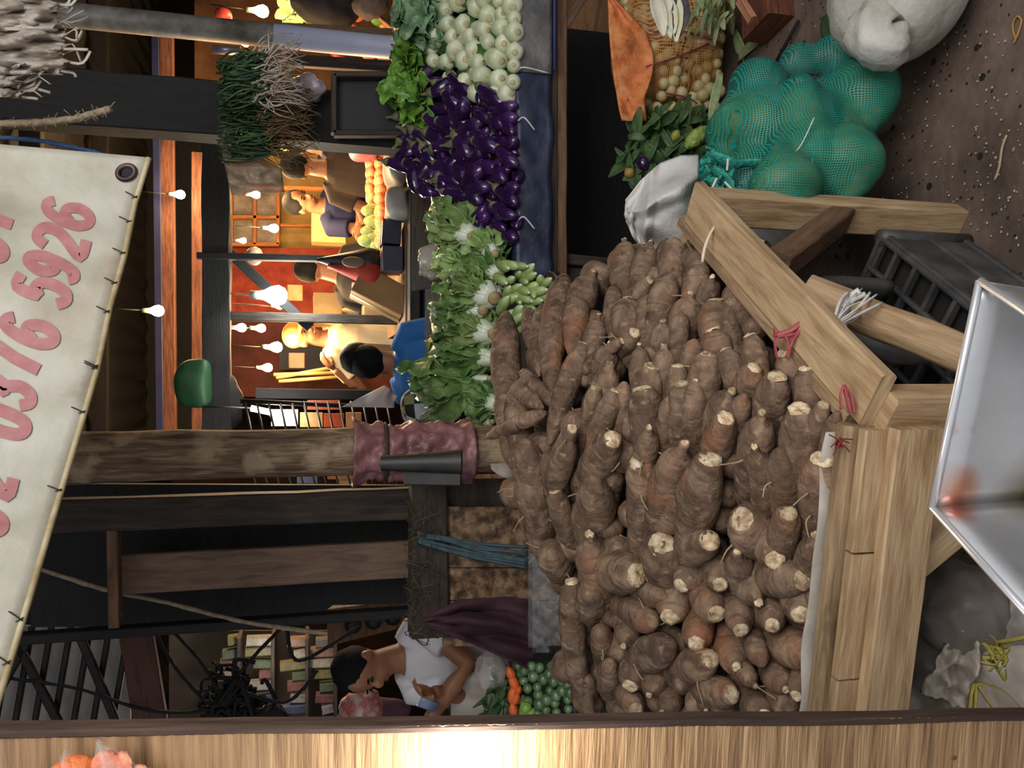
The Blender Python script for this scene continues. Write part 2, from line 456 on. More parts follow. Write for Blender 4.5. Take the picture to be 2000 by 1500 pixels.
# ================================================================ CASSAVA ROOTS
CAS = M('cassava_skin', (66, 49, 39), (102, 79, 62), (130, 105, 85), (154, 130, 108), scale=17, rough=0.85, bump=0.55, bscale=70, rnd=0.16, detail=9, dist=0.8, pos=[.28, .44, .58, .76])
def blotch(mt, col, sc_, lo, hi, fac, st=(1, 1, 1), coord='Object'):
    nt = mt.node_tree; N = nt.nodes; L = nt.links; b = N['Principled BSDF']
    src = b.inputs['Base Color'].links[0].from_socket
    tc = N.new('ShaderNodeTexCoord'); mp = N.new('ShaderNodeMapping'); mp.inputs['Scale'].default_value = st
    oi = N.new('ShaderNodeObjectInfo'); ad = N.new('ShaderNodeVectorMath'); ad.operation = 'ADD'
    L.new(tc.outputs[coord], ad.inputs[0]); L.new(oi.outputs['Location'], ad.inputs[1]); L.new(ad.outputs[0], mp.inputs['Vector'])
    nz = N.new('ShaderNodeTexNoise'); nz.inputs['Scale'].default_value = sc_; nz.inputs['Detail'].default_value = 6
    L.new(mp.outputs['Vector'], nz.inputs['Vector'])
    mr = N.new('ShaderNodeMapRange'); mr.inputs['From Min'].default_value = lo; mr.inputs['From Max'].default_value = hi; mr.inputs['To Max'].default_value = fac
    L.new(nz.outputs['Fac'], mr.inputs['Value'])
    mx = N.new('ShaderNodeMixRGB'); mx.inputs['Color2'].default_value = lin(col)
    L.new(mr.outputs['Result'], mx.inputs['Fac']); L.new(src, mx.inputs['Color1']); L.new(mx.outputs['Color'], b.inputs['Base Color'])
blotch(CAS, (72, 50, 38), 1.0, 0.55, 0.66, 0.55, (120, 9, 1), 'UV')
blotch(CAS, (184, 158, 128), 1.0, 0.58, 0.70, 0.45, (60, 30, 1), 'UV')
blotch(CAS, (160, 104, 70), 7, 0.56, 0.72, 0.6)
blotch(CAS, (66, 46, 36), 26, 0.62, 0.7, 0.7, (1, 1, 1))
blotch(CAS, (182, 158, 130), 11, 0.60, 0.75, 0.5)
CUT = M('cassava_flesh', (130, 100, 72), (198, 172, 136), (228, 216, 192), scale=55, rough=0.8, bump=0.6, bscale=90, rnd=0.22)
ROOTLET = M('rootlet', (150, 126, 92), (176, 154, 120), scale=30, rough=0.9)
Z5 = [(110,535,175,1420,74,'p'),(240,520,255,760,42,'p'),(312,500,296,900,40,'p'),(430,362,365,1000,76,'c'),(505,455,478,790,74,'p'),(598,315,560,450,84,'s'),
(770,140,760,330,66,'s'),(722,200,775,385,68,'p'),(920,150,885,345,76,'s'),(1048,125,1040,300,78,'p'),(1185,255,1180,380,82,'p'),(715,385,715,470,48,'s'),
(915,360,830,430,44,'c'),(1030,335,1005,490,78,'p'),(910,440,900,610,54,'p'),(1140,435,1120,540,84,'s'),(1262,345,1240,410,62,'s'),(1350,370,1385,460,80,'s'),
(770,480,800,600,98,'w'),(628,560,612,720,66,'s'),(1270,490,1310,650,106,'w'),(1092,530,1088,620,58,'s'),(985,590,980,680,84,'s'),(1262,645,1300,740,82,'w'),
(1160,690,1150,775,66,'p'),(830,655,800,700,60,'w'),(762,700,720,740,36,'c'),(690,715,676,790,68,'s'),(990,730,980,830,76,'s'),(852,725,840,880,60,'s'),
(1468,680,1500,810,74,'w'),(1338,755,1370,840,62,'w'),(1235,780,1220,970,92,'w'),(925,845,895,990,90,'w'),(1070,845,1055,970,66,'w'),(690,830,676,960,92,'s'),
(1500,850,1450,960,84,'w'),(1665,770,1690,850,86,'w'),(1795,850,1815,1000,92,'w'),(1625,900,1600,1060,102,'w'),(545,720,350,1290,70,'c'),(612,965,560,1190,54,'w'),
(480,1190,395,1390,56,'c'),(722,985,560,1350,62,'w'),(870,970,920,1260,106,'w'),(770,930,765,1260,58,'p'),(1090,940,1085,1210,70,'w'),(1172,920,1160,1240,72,'s'),
(1370,980,1340,1100,98,'s'),(1020,1010,1010,1120,52,'p'),(1335,1130,1290,1270,90,'w'),(1540,1100,1510,1260,98,'s'),(1745,1080,1740,1330,112,'w'),
(1880,1060,1850,1160,62,'w'),(1960,1095,1940,1250,62,'p'),(908,1185,885,1350,72,'s'),(705,1250,660,1350,98,'w'),(205,880,320,980,46,'c'),(150,960,320,1080,48,'p'),
(330,1100,260,1130,46,'p'),(240,900,150,1330,80,'p'),(150,960,190,1500,78,'p'),(90,1000,150,1420,66,'p'),(210,1250,300,1560,84,'p'),(330,1330,400,1600,70,'p'),(1440,1000,1430,1080,60,'p')]
Z6 = [(205,220,290,470,112,'f'),(440,30,365,270,62,'p'),(352,285,425,490,56,'c'),(560,215,535,440,112,'p'),(790,140,755,540,94,'c'),(1020,40,945,280,96,'s'),
(1150,120,1130,310,112,'w'),(1050,300,900,430,82,'s'),(1378,60,1400,300,76,'s'),(1512,70,1530,340,84,'p'),(1730,120,1700,450,110,'w'),(1310,430,1390,490,124,'w'),
(1550,400,1550,510,82,'c'),(1690,510,1680,650,88,'s'),(900,560,925,610,124,'w'),(1150,540,1110,590,96,'w'),(1290,600,1315,690,86,'s'),(1485,640,1460,590,98,'w'),
(530,510,540,660,112,'s'),(340,570,410,690,82,'f'),(775,720,680,680,108,'w'),(915,830,810,790,66,'p'),(1000,775,1060,700,76,'w'),(1200,770,1200,715,72,'w'),
(1400,860,1380,790,102,'s'),(1630,745,1555,740,98,'w'),(540,770,560,910,82,'p'),(870,975,680,870,78,'p'),(945,935,960,870,96,'w'),(1180,920,1150,840,86,'w'),
(1470,980,1460,900,72,'w'),(1620,920,1620,865,98,'w'),(1310,1000,1290,930,76,'w'),(1080,1070,1080,985,82,'w'),(585,990,590,1170,66,'p'),(705,1085,725,1020,68,'s'),
(965,1070,895,1100,96,'p'),(1285,1190,1240,1080,98,'s'),(1655,1150,1560,1080,106,'s'),(1150,1150,1095,1160,86,'w'),(1540,1310,1420,1130,80,'s'),(1595,1340,1625,1270,62,'w'),
(740,1290,780,1180,76,'w'),(835,1335,890,1220,70,'s'),(1000,1320,1020,1240,62,'p'),(1260,1335,1150,1270,84,'w'),(1385,1290,1350,1230,58,'s'),(770,1410,740,1370,66,'w'),
(1430,1455,1400,1370,82,'w'),(900,1425,920,1385,58,'s'),(1030,1400,1100,1360,78,'p'),(1240,1450,1230,1390,72,'p'),(1560,1420,1540,1340,84,'p'),(640,1160,650,1470,62,'p'),
(440,750,545,1470,70,'c'),(1680,1400,1650,1300,62,'p'),(1130,1420,1140,1330,60,'s'),(520,1250,560,1480,52,'p'),(1720,830,1660,850,60,'p'),(860,1180,880,1130,60,'p'),(1420,1180,1400,1100,64,'p')]
roots = [(950 + a / 2.857, 420 + b / 2.857, 950 + c / 2.857, 420 + d / 2.857, r / 2.857, k) for a, b, c, d, r, k in Z5] + \
        [(950 + a / 2.632, 850 + b / 2.632, 950 + c / 2.632, 850 + d / 2.632, r / 2.632, k) for a, b, c, d, r, k in Z6]
def cassava(H, T, r, k, name, label, seed):
    rr = random.Random(seed)
    d = T - H; L = d.length; n = 15; dn = d.normalized()
    off = V((rr.uniform(-1, 1), rr.uniform(-1, 1), rr.uniform(-1, 1))); off = (off - dn * off.dot(dn)) * min(L * 0.05, 0.018)
    prof = {'w': [(0, .50), (.025, .58), (.09, .86), (.2, 1), (.4, 1.0), (.65, .86), (.85, .6), (.96, .32), (1, .12)],
            'c': [(0, .52), (.02, .60), (.08, .82), (.2, .96), (.4, 1.0), (.65, .88), (.85, .62), (.96, .34), (1, .12)],
            's': [(0, .22), (.05, .26), (.1, .62), (.2, .93), (.38, 1), (.65, .86), (.85, .6), (.96, .32), (1, .12)],
            'p': [(0, .16), (.03, .40), (.09, .70), (.2, .94), (.38, 1), (.65, .86), (.85, .6), (.96, .32), (1, .12)],
            'b': [(0, .16), (.03, .40), (.09, .70), (.2, .94), (.38, 1), (.65, .86), (.85, .6), (.96, .32), (1, .12)],
            'f': [(0, .40), (.04, .66), (.12, .95), (.3, 1), (.5, .9), (.7, .7), (.85, .55), (.96, .32), (1, .12)]}[k]
    st = [0, .015, .05, .1, .16, .24, .34, .44, .54, .64, .74, .83, .91, .97, 1]
    pts, rad = [], []
    el = rr.uniform(.88, 1.0)
    for s in st:
        for a in range(len(prof) - 1):
            if prof[a][0] <= s <= prof[a + 1][0]:
                f = (s - prof[a][0]) / (prof[a + 1][0] - prof[a][0]); q = prof[a][1] + (prof[a + 1][1] - prof[a][1]) * f; break
        pts.append(H + d * s + off * math.sin(s * 3.14)); rad.append((r * q, r * q * el))
    mb = MB()
    mb.tube(pts, rad, 16, True, r * (0.32 if k == 'f' else 0.15), 1.0 / r * 0.9, seed * 1.37)
    o = mb.build(name, CAS); tag(o, label, 'cassava', 'cassava roots heaped on the display table')
    if k in 'wcs':
        cb = MB(); q = rad[0]; a, b = frame_for(dn); jag = 0.10 if k != 's' else .06
        pts2 = []
        rings = [(1.03, 0.002), (.98, -.0015), (.6, -.004), (.25, -.003)]
        vs = []; m_ = 14
        for (f, z) in rings:
            for j in range(m_):
                an = 6.2832 * j / m_; w_ = 1 + jag * noise.noise(V((math.cos(an) * 2, math.sin(an) * 2, seed)))
                vs.append(H + a * (math.cos(an) * q[0] * f * w_) + b * (math.sin(an) * q[1] * f * w_) + dn * (z + r * 0.16 * noise.noise(V((math.cos(an) * f * 2.2, math.sin(an) * f * 2.2, seed * 2.1)))))
        fs = []
        for i in range(len(rings) - 1):
            for j in range(m_):
                fs.append((i * m_ + j, i * m_ + (j + 1) % m_, (i + 1) * m_ + (j + 1) % m_, (i + 1) * m_ + j))
        fs.append(tuple((len(rings) - 1) * m_ + j for j in range(m_)))
        cb.add(vs, fs); cb.build('cut_end', CUT, o)
    if rr.random() < 0.3 or k == 'f':
        for z in range(2 if k != 'f' else 7):
            s0 = rr.uniform(.05, .5); an = rr.uniform(0, 6.28); a, b = frame_for(dn); e = a * math.cos(an) + b * math.sin(an)
            q0 = H + d * s0 + e * r * .8; rb_ = MB()
            e2 = e + V((rr.uniform(-1, 1), rr.uniform(-1, .2), rr.uniform(-1, 1))) * .7
            ps = bez([q0, q0 + e * r * .5, q0 + e * r * .6 + e2 * r * rr.uniform(.2, .6)], 6)
            rb_.tube(ps, [0.0022 - .0012 * i / len(ps) for i in range(len(ps))], 5); rb_.build('rootlet', ROOTLET, o)
    return o
items = []
for k, (hx, hy, tx, ty, r, kind) in enumerate(roots):
    th = surf(hx, hy); tt = surf(tx, ty)
    rm = px(r, th) * 1.13; H = P(hx, hy, th + rm * .15); T0 = P(tx, ty, tt)
    Lw = (T0 - P(hx, hy, th)).length; want = min(0.27, max(0.18, rm * 6.0)); lp_ = math.hypot(tx - hx, ty - hy)
    ratio = lp_ / r
    phi = math.radians(68 - 40 * min(1, max(0, (ratio - .45) / 1.3)))
    if hy > 1060: phi = max(phi, math.radians(60))
    if Lw > want * .85 and (hy < 1060 or lp_ > 60): T = P(tx, ty, tt + rm * .9)
    else:
        ip = want * math.cos(phi) * FPX / th / max(1, lp_); qx, qy = hx + (tx - hx) * ip, hy + (ty - hy) * ip
        T = P(qx, qy, surf(qx, qy) + rm * .55 + want * math.sin(phi) * .9)
    items.append((1650 - .105 * (hy - 830) - hx, hy, H, T, rm, kind))
dr = random.Random(5)
for (hx, hy) in darts([(1080,660),(1200,520),(1330,480),(1440,560),(1560,720),(1620,850),(1590,1130),(1560,1400),(1150,1400),(1090,1100),(1000,960)], 46, dr, 4000):
    th = surf(hx, hy); rm = px(dr.uniform(30, 40), th)
    a = dr.uniform(0, 6.28); q = dr.uniform(20, 70)
    items.append((1650 - .105 * (hy - 830) - hx, hy, P(hx, hy, th + .075), P(hx + math.cos(a) * q, hy + math.sin(a) * q, th + .075 + dr.uniform(.1, .17)), rm, 'b'))
rows = {}
for e in items: rows.setdefault(max(0, int((e[0] + 25) // 62)), []).append(e)
look = {'w': 'broad-cut', 'c': 'flat-cut', 's': 'stub-ended', 'p': 'pointed', 'f': 'fibrous-crowned', 'b': 'half-buried'}
kk = 0
for rk, es in rows.items():
    es.sort(key=lambda e: e[1])
    for i, e in enumerate(es):
        nth = 'last' if i == len(es) - 1 and i else ORD[min(i + 1, 20)]
        cassava(e[2], e[3], e[4], e[5], 'cassava_root', '%s cassava root, %s from the side rail in the %s row above the front board' % (look[e[5]], nth, ORD[rk + 1]), kk * 3 + 5); kk += 1
print('cassava', kk, len(rows))
# ================================================================ HANGING TARPAULIN BANNER
TARP = M('tarpaulin', (136, 128, 108), (172, 167, 152), (190, 187, 176), scale=3.0, rough=0.5, bump=0.15, bscale=40, detail=6, pos=[.25, .45, .62])
blotch(TARP, (150, 118, 74), 3.5, .55, .70, .7)
blotch(TARP, (120, 100, 78), 6, .63, .74, .5, (1, 3, 1))
def bdepth(iy): return 1.62 - (iy - 308) / 1040 * 0.40          # nearer towards the far end of the text
def bp(u, v, off=0.0):
    """u 0..1 along the lower edge from the grommet end, v 0..1 upward"""
    edge = [(0, 291, 308), (.10, 263, 400), (.22, 243, 500), (.33, 215, 600), (.45, 190, 720), (.56, 158, 830), (.67, 128, 930), (.79, 95, 1040), (.89, 63, 1150), (1.0, 4, 1345), (1.1, -52, 1520)]
    for a in range(len(edge) - 1):
        if edge[a][0] <= u <= edge[a + 1][0] or a == len(edge) - 2:
            f = (u - edge[a][0]) / (edge[a + 1][0] - edge[a][0]); ix = edge[a][1] + (edge[a + 1][1] - edge[a][1]) * f; iy = edge[a][2] + (edge[a + 1][2] - edge[a][2]) * f; break
    t = bdepth(iy) + noise.noise(V((u * 5, v * 1.2, 0))) * .03 + noise.noise(V((u * 13, v * 3, 5))) * .010 - off
    p = P(ix, iy, t); return p + V((0.02 * v, 0.02 * v * noise.noise(V((u * 4, 1, 2))), 0.75 * v))
mb = MB(); mb.grid(lambda u, v: bp(u * 1.1, v), 90, 34, 0.002)
bn = mb.build('tarpaulin_banner', TARP); tag(bn, 'stained white tarpaulin banner with faded red phone numbers hanging overhead', 'banner')
HEM = M('banner_hem', (150, 126, 84), (196, 184, 150), scale=14, rough=.6)
mb = MB(); mb.tube([bp(1.1 * i / 70, 0.0) for i in range(71)], [.0055] * 71, 8); mb.build('hem', HEM, bn)
# a frame on the banner in picture pixels: the sheet's points are found for a picture position
def on_banner(ix, iy, off=0.0025):
    best = None
    u = min(1.08, max(0, (iy - 308) / 1040)); v = 0.1
    for _ in range(70):
        q = bp(u, v, off); a, b, _t = proj(q)
        e = 1e-3
        a1, b1, _t = proj(bp(u + e, v, off)); a2, b2, _t = proj(bp(u, v + e, off))
        j11, j21, j12, j22 = (a1 - a) / e, (b1 - b) / e, (a2 - a) / e, (b2 - b) / e
        det = j11 * j22 - j12 * j21
        if abs(det) < 1e-6: break
        dx, dy = ix - a, iy - b
        u += .5 * (dx * j22 - dy * j12) / det; v += .5 * (dy * j11 - dx * j21) / det
        u = min(1.09, max(0, u)); v = min(.98, max(0, v))
        if abs(dx) + abs(dy) < .2: break
    return u, v
RED = M('faded_red_print', (158, 94, 96), (176, 120, 118), scale=30, rough=.6)
DIG = {'0': [[(.5, 1), (.18, .88), (.08, .5), (.18, .12), (.5, 0), (.82, .12), (.92, .5), (.82, .88), (.5, 1)]],
       '1': [[(.22, .74), (.55, .98), (.55, .02)]],
       '2': [[(.1, .78), (.25, .96), (.55, 1), (.85, .88), (.86, .64), (.6, .40), (.12, .04), (.92, .04)]],
       '3': [[(.1, .84), (.32, .99), (.68, .97), (.84, .78), (.68, .57), (.42, .53), (.70, .48), (.88, .26), (.70, .05), (.35, 0), (.08, .16)]],
       '5': [[(.86, .97), (.24, .97), (.18, .55), (.50, .64), (.82, .52), (.88, .28), (.70, .05), (.36, 0), (.08, .14)]],
       '6': [[(.84, .86), (.60, .99), (.30, .90), (.12, .55), (.14, .22), (.40, .01), (.72, .05), (.89, .28), (.74, .52), (.45, .56), (.15, .36)]],
       '7': [[(.08, .96), (.90, .96), (.58, .5), (.42, .02)]],
       '9': [[(.86, .64), (.56, .44), (.26, .50), (.11, .74), (.30, .97), (.62, .99), (.86, .78), (.87, .48), (.72, .14), (.40, .01), (.15, .12)]]}
def digit(ch, ix, iy, w_, h_, ang, name='digit'):
    """ix, iy the centre; upright letter height runs to smaller ix, reading direction to smaller iy"""
    ca, sa = math.cos(ang), math.sin(ang)
    c_uv = None
    mbd = MB()
    def at(x, y):
        X = (x - .5) * w_; Y = (y - .5) * h_
        return ix + (-Y * ca + X * sa), iy + (-X * ca - Y * sa)
    u0, v0 = on_banner(ix, iy)
    def uv_of(x, y):
        u, v = on_banner(*at(x, y)); return u, v
    for st in DIG[ch]:
        pts = bez([V((a, b, 0)) for a, b in st], max(24, len(st) * 4)) if ch not in '17' else [V((a, b, 0)) for a, b in st]
        if ch in '17':
            q = []
            for a in range(len(pts) - 1):
                for z in range(8): q.append(pts[a].lerp(pts[a + 1], z / 8))
            pts = q + [pts[-1]]
        L, Rr = [], []
        hw = .135
        for k in range(len(pts)):
            d = pts[min(k + 1, len(pts) - 1)] - pts[max(0, k - 1)]
            d = V((d.x * w_, d.y * h_, 0))
            if d.length < 1e-6: d = V((1, 0, 0))
            d.normalize(); n_ = V((-d.y, d.x, 0)) * hw * h_ * .82
            L.append((pts[k].x + n_.x / w_, pts[k].y + n_.y / h_)); Rr.append((pts[k].x - n_.x / w_, pts[k].y - n_.y / h_))
        vs = []
        for a, b in zip(L, Rr):
            for q in (a, ((a[0] + b[0]) / 2, (a[1] + b[1]) / 2), b):
                u, v = uv_of(*q); vs.append(bp(u, v, 0.0045))
        fs = []
        for k in range(len(pts) - 1):
            for z in (0, 1): fs.append((k * 3 + z, k * 3 + z + 1, (k + 1) * 3 + z + 1, (k + 1) * 3 + z))
        mbd.add(vs, fs)
    return mbd.build(name, RED, bn)
A_ = math.radians(20)
for ch, ix, iy, w_, h_ in (('6', 132, 417, 44, 92), ('2', 120, 471, 44, 98), ('9', 102, 521, 36, 98), ('5', 82, 565, 42, 102), ('6', 57, 646, 46, 104), ('7', 28, 702, 40, 108), ('3', 10, 762, 44, 108),
                           ('0', -2, 820, 46, 110), ('2', -28, 935, 46, 110), ('0', -46, 1010, 46, 110), ('1', -20, 425, 44, 96), ('3', -38, 478, 40, 98)):
    digit(ch, ix, iy, w_, h_, A_)
GR = M('grommet_metal', (54, 40, 42), (92, 78, 76), scale=30, rough=.45, metal=.7)
u, v = on_banner(247, 337); c_ = bp(u, v, .004); mb = MB()
eu = (bp(u + .02, v) - bp(u, v)).normalized(); ev = (bp(u, v + .02) - bp(u, v)).normalized()
ring = [c_ + eu * math.cos(a) * .0155 + ev * math.sin(a) * .0155 for a in [6.2832 * k / 24 for k in range(25)]]
mb.tube(ring, [.0055] * 25, 8, False); gr = mb.build('grommet', GR, bn); gr['label'] = 'rusty metal grommet ring'
mb = MB(); mb.ell(c_ + V((0, .001, 0)), (.012, .0012, .012)); mb.build('eyelet', M('eyelet_dark', (24, 22, 26), rough=.8), bn)
THR = M('dark_thread', (30, 26, 24), rough=.9)
for k, (ix, iy) in enumerate(((272, 383), (250, 430), (244, 492), (225, 550), (208, 606), (185, 716), (170, 712), (152, 802), (118, 955), (58, 1205), (15, 1290))):
    u, v = on_banner(ix, iy); mb = MB()
    for z in range(2):
        v1 = .012 + .02 * z
        mb.tube(bez([bp(u + .004 * z, 0.0, .006), bp(u - .006 * (z - .5), v1 * .6, .007), bp(u - .012 * (z - .4), v1, .005)], 6), .0011, 5)
    mb.build('lacing_thread', THR, bn)
# ================================================================ NEAR BOARD AND THE SNACK BAGS ON IT
lampw = M('grooved_plywood', (104, 78, 54), (150, 118, 84), (178, 146, 110), scale=3, rough=.7, bump=.35, bscale=9, coord='UV', stretch=(22, 1.2, 1), detail=8, dist=.3)
def plank_pt(ix, iy):
    f = (ix + 60) / 2100.0; return P(ix, iy, .72 * (1 + .38 * max(-.1, f)))
a0, a1 = plank_pt(-60, 1431), plank_pt(2060, 1397)
dz = (a1 - a0).normalized(); side = V((-1, 0.10, 0)).normalized(); nr = side.cross(dz).normalized()
if nr.y > 0: nr = -nr
mb = MB()
def pl_fn(u, v):
    p = a0.lerp(a1, u); return p + side * (.24 * v) + nr * (.0007 * math.sin(u * 900) + .0012 * noise.noise(V((u * 60, v * 2, 0))))
mb.grid(pl_fn, 240, 6, .0, 1.3, .24)
pk = mb.build('plywood_board', lampw); tag(pk, 'pale grooved plywood board standing upright beside the cassava table', 'board')
EDG = wood('dark_board_edge', (40, 28, 24), (64, 46, 38), (82, 62, 52))
mb = MB(); mb.beam(a0 - nr * .009 - side * -.003, a1 - nr * .009 - side * -.003, .008, .022, nr, .002, .002, seed=3); eb = mb.build('edge_strip', EDG, pk, ang=40)
mb = MB(); mb.beam(a0 - nr * .018 + side * .12, a1 - nr * .018 + side * .12, .23, .01, nr, .002); mb.build('backing', W_OLD, pk, smooth=False)
for k, (ix, iy, r) in enumerate(((820, 1478, .005), (1815, 1462, .003), (1860, 1478, .003))):
    mb = MB(); q = plank_pt(ix, iy); q = q + nr * .002; mb.ell(q, (r, r * .5, r * 1.6)); mb.build('knot', M('board_knot', (120, 56, 40), rough=.7), pk)
CLEAR = M('clear_film', (235, 228, 222), rough=.16, alpha=.2, spec=.9, bump=.3, bscale=50)
ORA = M('orange_puffs', (196, 88, 40), (224, 118, 60), (232, 150, 92), scale=30, rough=.6, bump=.5)
ORB = M('coral_shreds', (190, 96, 74), (222, 140, 112), (236, 190, 160), scale=40, rough=.6, bump=.6)
for k, (tip, wd, c_in, lb, tl) in enumerate((((148, 1428), (96, 230), ORA, 'clear plastic pouch of smooth orange snack pieces hung on the plywood board', (160, 1478)),
                                       ((206, 1412), (196, 410), ORB, 'clear plastic pouch of shredded coral snack hung against the plywood board', (290, 1486)))):
    tp = plank_pt(*tip) + nr * .03
    b0 = plank_pt(wd[0], 1512) + nr * .02; b1 = plank_pt(wd[1], 1512) + nr * .02; mid = (b0 + b1) / 2
    ext = V((-.05, 0, 0))
    def bag_fn(u, v, sgn=1, f=1.0):
        s = u; a = b0.lerp(tp, 1 - s) ; b = b1.lerp(tp, 1 - s)
        p = a.lerp(b, v) + ext * (s * s) ; bul = math.sin(math.pi * v) * math.sin(math.pi * min(1, s * .7)) * .022
        return p + nr * (sgn * bul * f + .002 * sgn + .004 * noise.noise(V((u * 6, v * 5, k * 4))) * f)
    mb = MB(); mb.grid(lambda u, v: bag_fn(u, v), 16, 14); mb.grid(lambda u, v: bag_fn(u, v, -1, .6), 16, 14)
    bo = mb.build('snack_pouch', CLEAR); tag(bo, lb, 'snack bag')
    rr = random.Random(k + 3)
    for z in range(70):
        u = rr.uniform(.30, .98); v = rr.uniform(.08, .92)
        p = bag_fn(u, v, 1, .35); m2 = MB()
        m2.ell(p, (rr.uniform(.007, .013), .006, rr.uniform(.007, .014)), None, 9, 6, .003, 90, z)
        m2.build('puff', c_in, bo)
# lamp bulb just past the board edge of the frame
# ================================================================ METAL SCALE PAN
PAN = M('stained_steel', (186, 188, 192), (212, 212, 214), (196, 196, 196), scale=5, rough=.34, metal=.85, bump=.06, bscale=18)
blotch(PAN, (150, 128, 40), 9, .55, .72, .6); blotch(PAN, (180, 90, 60), 13, .64, .72, .5)
def pan_stain(mt, centre, rad, col, fac):
    nt = mt.node_tree; N = nt.nodes; L = nt.links; b = N['Principled BSDF']
    src = b.inputs['Base Color'].links[0].from_socket
    tc = N.new('ShaderNodeTexCoord'); vm = N.new('ShaderNodeVectorMath'); vm.operation = 'DISTANCE'; vm.inputs[1].default_value = centre
    nz = N.new('ShaderNodeTexNoise'); nz.inputs['Scale'].default_value = 22; ma = N.new('ShaderNodeMath'); ma.operation = 'MULTIPLY_ADD'; ma.inputs[1].default_value = rad * .9; 
    L.new(tc.outputs['Object'], vm.inputs[0]); L.new(tc.outputs['Object'], nz.inputs['Vector'])
    L.new(nz.outputs['Fac'], ma.inputs[0]); L.new(vm.outputs['Value'], ma.inputs[2])
    mr = N.new('ShaderNodeMapRange'); mr.inputs['From Min'].default_value = rad * 1.5; mr.inputs['From Max'].default_value = rad * .6; mr.inputs['To Max'].default_value = fac
    L.new(ma.outputs[0], mr.inputs['Value'])
    mx = N.new('ShaderNodeMixRGB'); mx.inputs['Color2'].default_value = lin(col)
    L.new(mr.outputs['Result'], mx.inputs['Fac']); L.new(src, mx.inputs['Color1']); L.new(mx.outputs['Color'], b.inputs['Base Color'])
tz = .985
k0 = onZ(1821, 992, tz); k1 = onZ(1914, 548, tz); k2 = onZ(2002, 1192, tz)
ea = (k1 - k0); eb2 = (k2 - k0); k2 = k0 + eb2 * 1.7; k3 = k1 + eb2 * 1.7
dn_ = V((0, 0, -.17)); inn = (ea.normalized() + eb2.normalized()).normalized()
cw = k0 + inn * .02 + dn_
def wall(pa, pb, ia, ib):
    m_ = MB(); m_.grid(lambda u, v: pa.lerp(pb, u).lerp(ia.lerp(ib, u), v), 12, 6, .0016); return m_
i0 = k0 + ea * .06 + eb2 * .06 + dn_; i1 = k1 - ea * .06 + eb2 * .06 + dn_; i2 = k2 + ea * .06 + dn_; i3 = k3 - ea * .06 + dn_
pn = thing('scale_pan', 'stained folded stainless steel scale pan with shiny bright rim', 'pan', V((i0.x, i0.y, i0.z)))
for (pa, pb, ia, ib) in ((k0, k1, i0, i1), (k2, k0, i2, i0), (k1, k3, i1, i3)):
    wall(pa, pb, ia, ib).build('pan_wall', PAN, pn)
mb = MB(); mb.grid(lambda u, v: i0.lerp(i1, u).lerp(i2.lerp(i3, u), v), 6, 6, .002); mb.build('pan_floor', PAN, pn)
RIM = M('bright_rim', (214, 216, 222), rough=.3, metal=.6)
for pa, pb in ((k0, k1), (k2, k0), (k1, k3)):
    mb = MB(); mb.tube([pa, pa.lerp(pb, .5), pb], .0035, 8); mb.build('rim', RIM, pn)
pan_stain(PAN, (k0 - i0 + V((.015, -.01, -.02))), .03, (214, 128, 66), .75)
pan_stain(PAN, V((0, 0, .05)), .06, (126, 110, 50), .8)
pan_stain(PAN, (k0 - i0) + ea * .12 - V((0, 0, .03)), .018, (190, 112, 60), .6)
pan_stain(PAN, (k0 - i0) + eb2 * .10 - V((0, 0, .02)), .018, (190, 92, 60), .6)
pan_stain(PAN, ((k0 - i0) * .6 + (k2 - k0) * .22 - V((0, 0, .04))), .012, (190, 70, 40), .8)
cb_ = onZ(2130, 900, .9)
mb = MB(); mb.beam(V((i0.x + .1, i0.y - .16, .0)), V((i0.x + .1, i0.y - .16, i0.z - .004)), .12, .12); mb.build('pedestal', IRON, pn)
# ================================================================ PLASTIC CRATE UNDER THE TABLE
ct = c0 + sd * .40 - sn_ * .16; ct.z = 0; ca = math.atan2(sd.y, sd.x)
ex = V((math.cos(ca), math.sin(ca), 0)); ey = V((-math.sin(ca), math.cos(ca), 0))
CR = M('grey_crate_plastic', (44, 44, 45), (66, 65, 65), (88, 86, 82), scale=9, rough=.5, bump=.1)
def cp(x, y, z): return ct + ex * x + ey * y + V((0, 0, z))
cr_ = thing('plastic_crate', 'dusty black plastic crate with lattice base lying upside down under table', 'crate', ct)
HX, HY, HZ = .25, .19, .25
for (p, q, nm) in (((-HX, -HY), (HX, -HY), 's'), ((HX, -HY), (HX, HY), 's'), ((HX, HY), (-HX, HY), 's'), ((-HX, HY), (-HX, -HY), 's')):
    mb = MB(); mb.beam(cp(p[0], p[1], HZ * .5), cp(q[0], q[1], HZ * .5), .012, HZ, Z, .004); 
    for zz in (.02, .12, HZ - .015): mb.beam(cp(p[0], p[1], zz), cp(q[0], q[1], zz), .026, .02, Z, .004)
    mb.build('side_wall', CR, cr_, ang=40)
for k in range(4):
    sx, sy = ((-1, -1), (1, -1), (1, 1), (-1, 1))[k]; mb = MB(); mb.tube([cp(sx * HX, sy * HY, 0), cp(sx * HX, sy * HY, HZ)], .02, 12); mb.build('corner_post', CR, cr_)
mb = MB()
for i in range(8):
    x = -HX + 2 * HX * i / 7; mb.beam(cp(x, -HY, HZ - .008), cp(x, HY, HZ - .008), .011, .02, Z, .002)
for i in range(6):
    y = -HY + 2 * HY * i / 5; mb.beam(cp(-HX, y, HZ - .004), cp(HX, y, HZ - .004), .010, .014, Z, .002)
mb.build('lattice', CR, cr_, smooth=False)
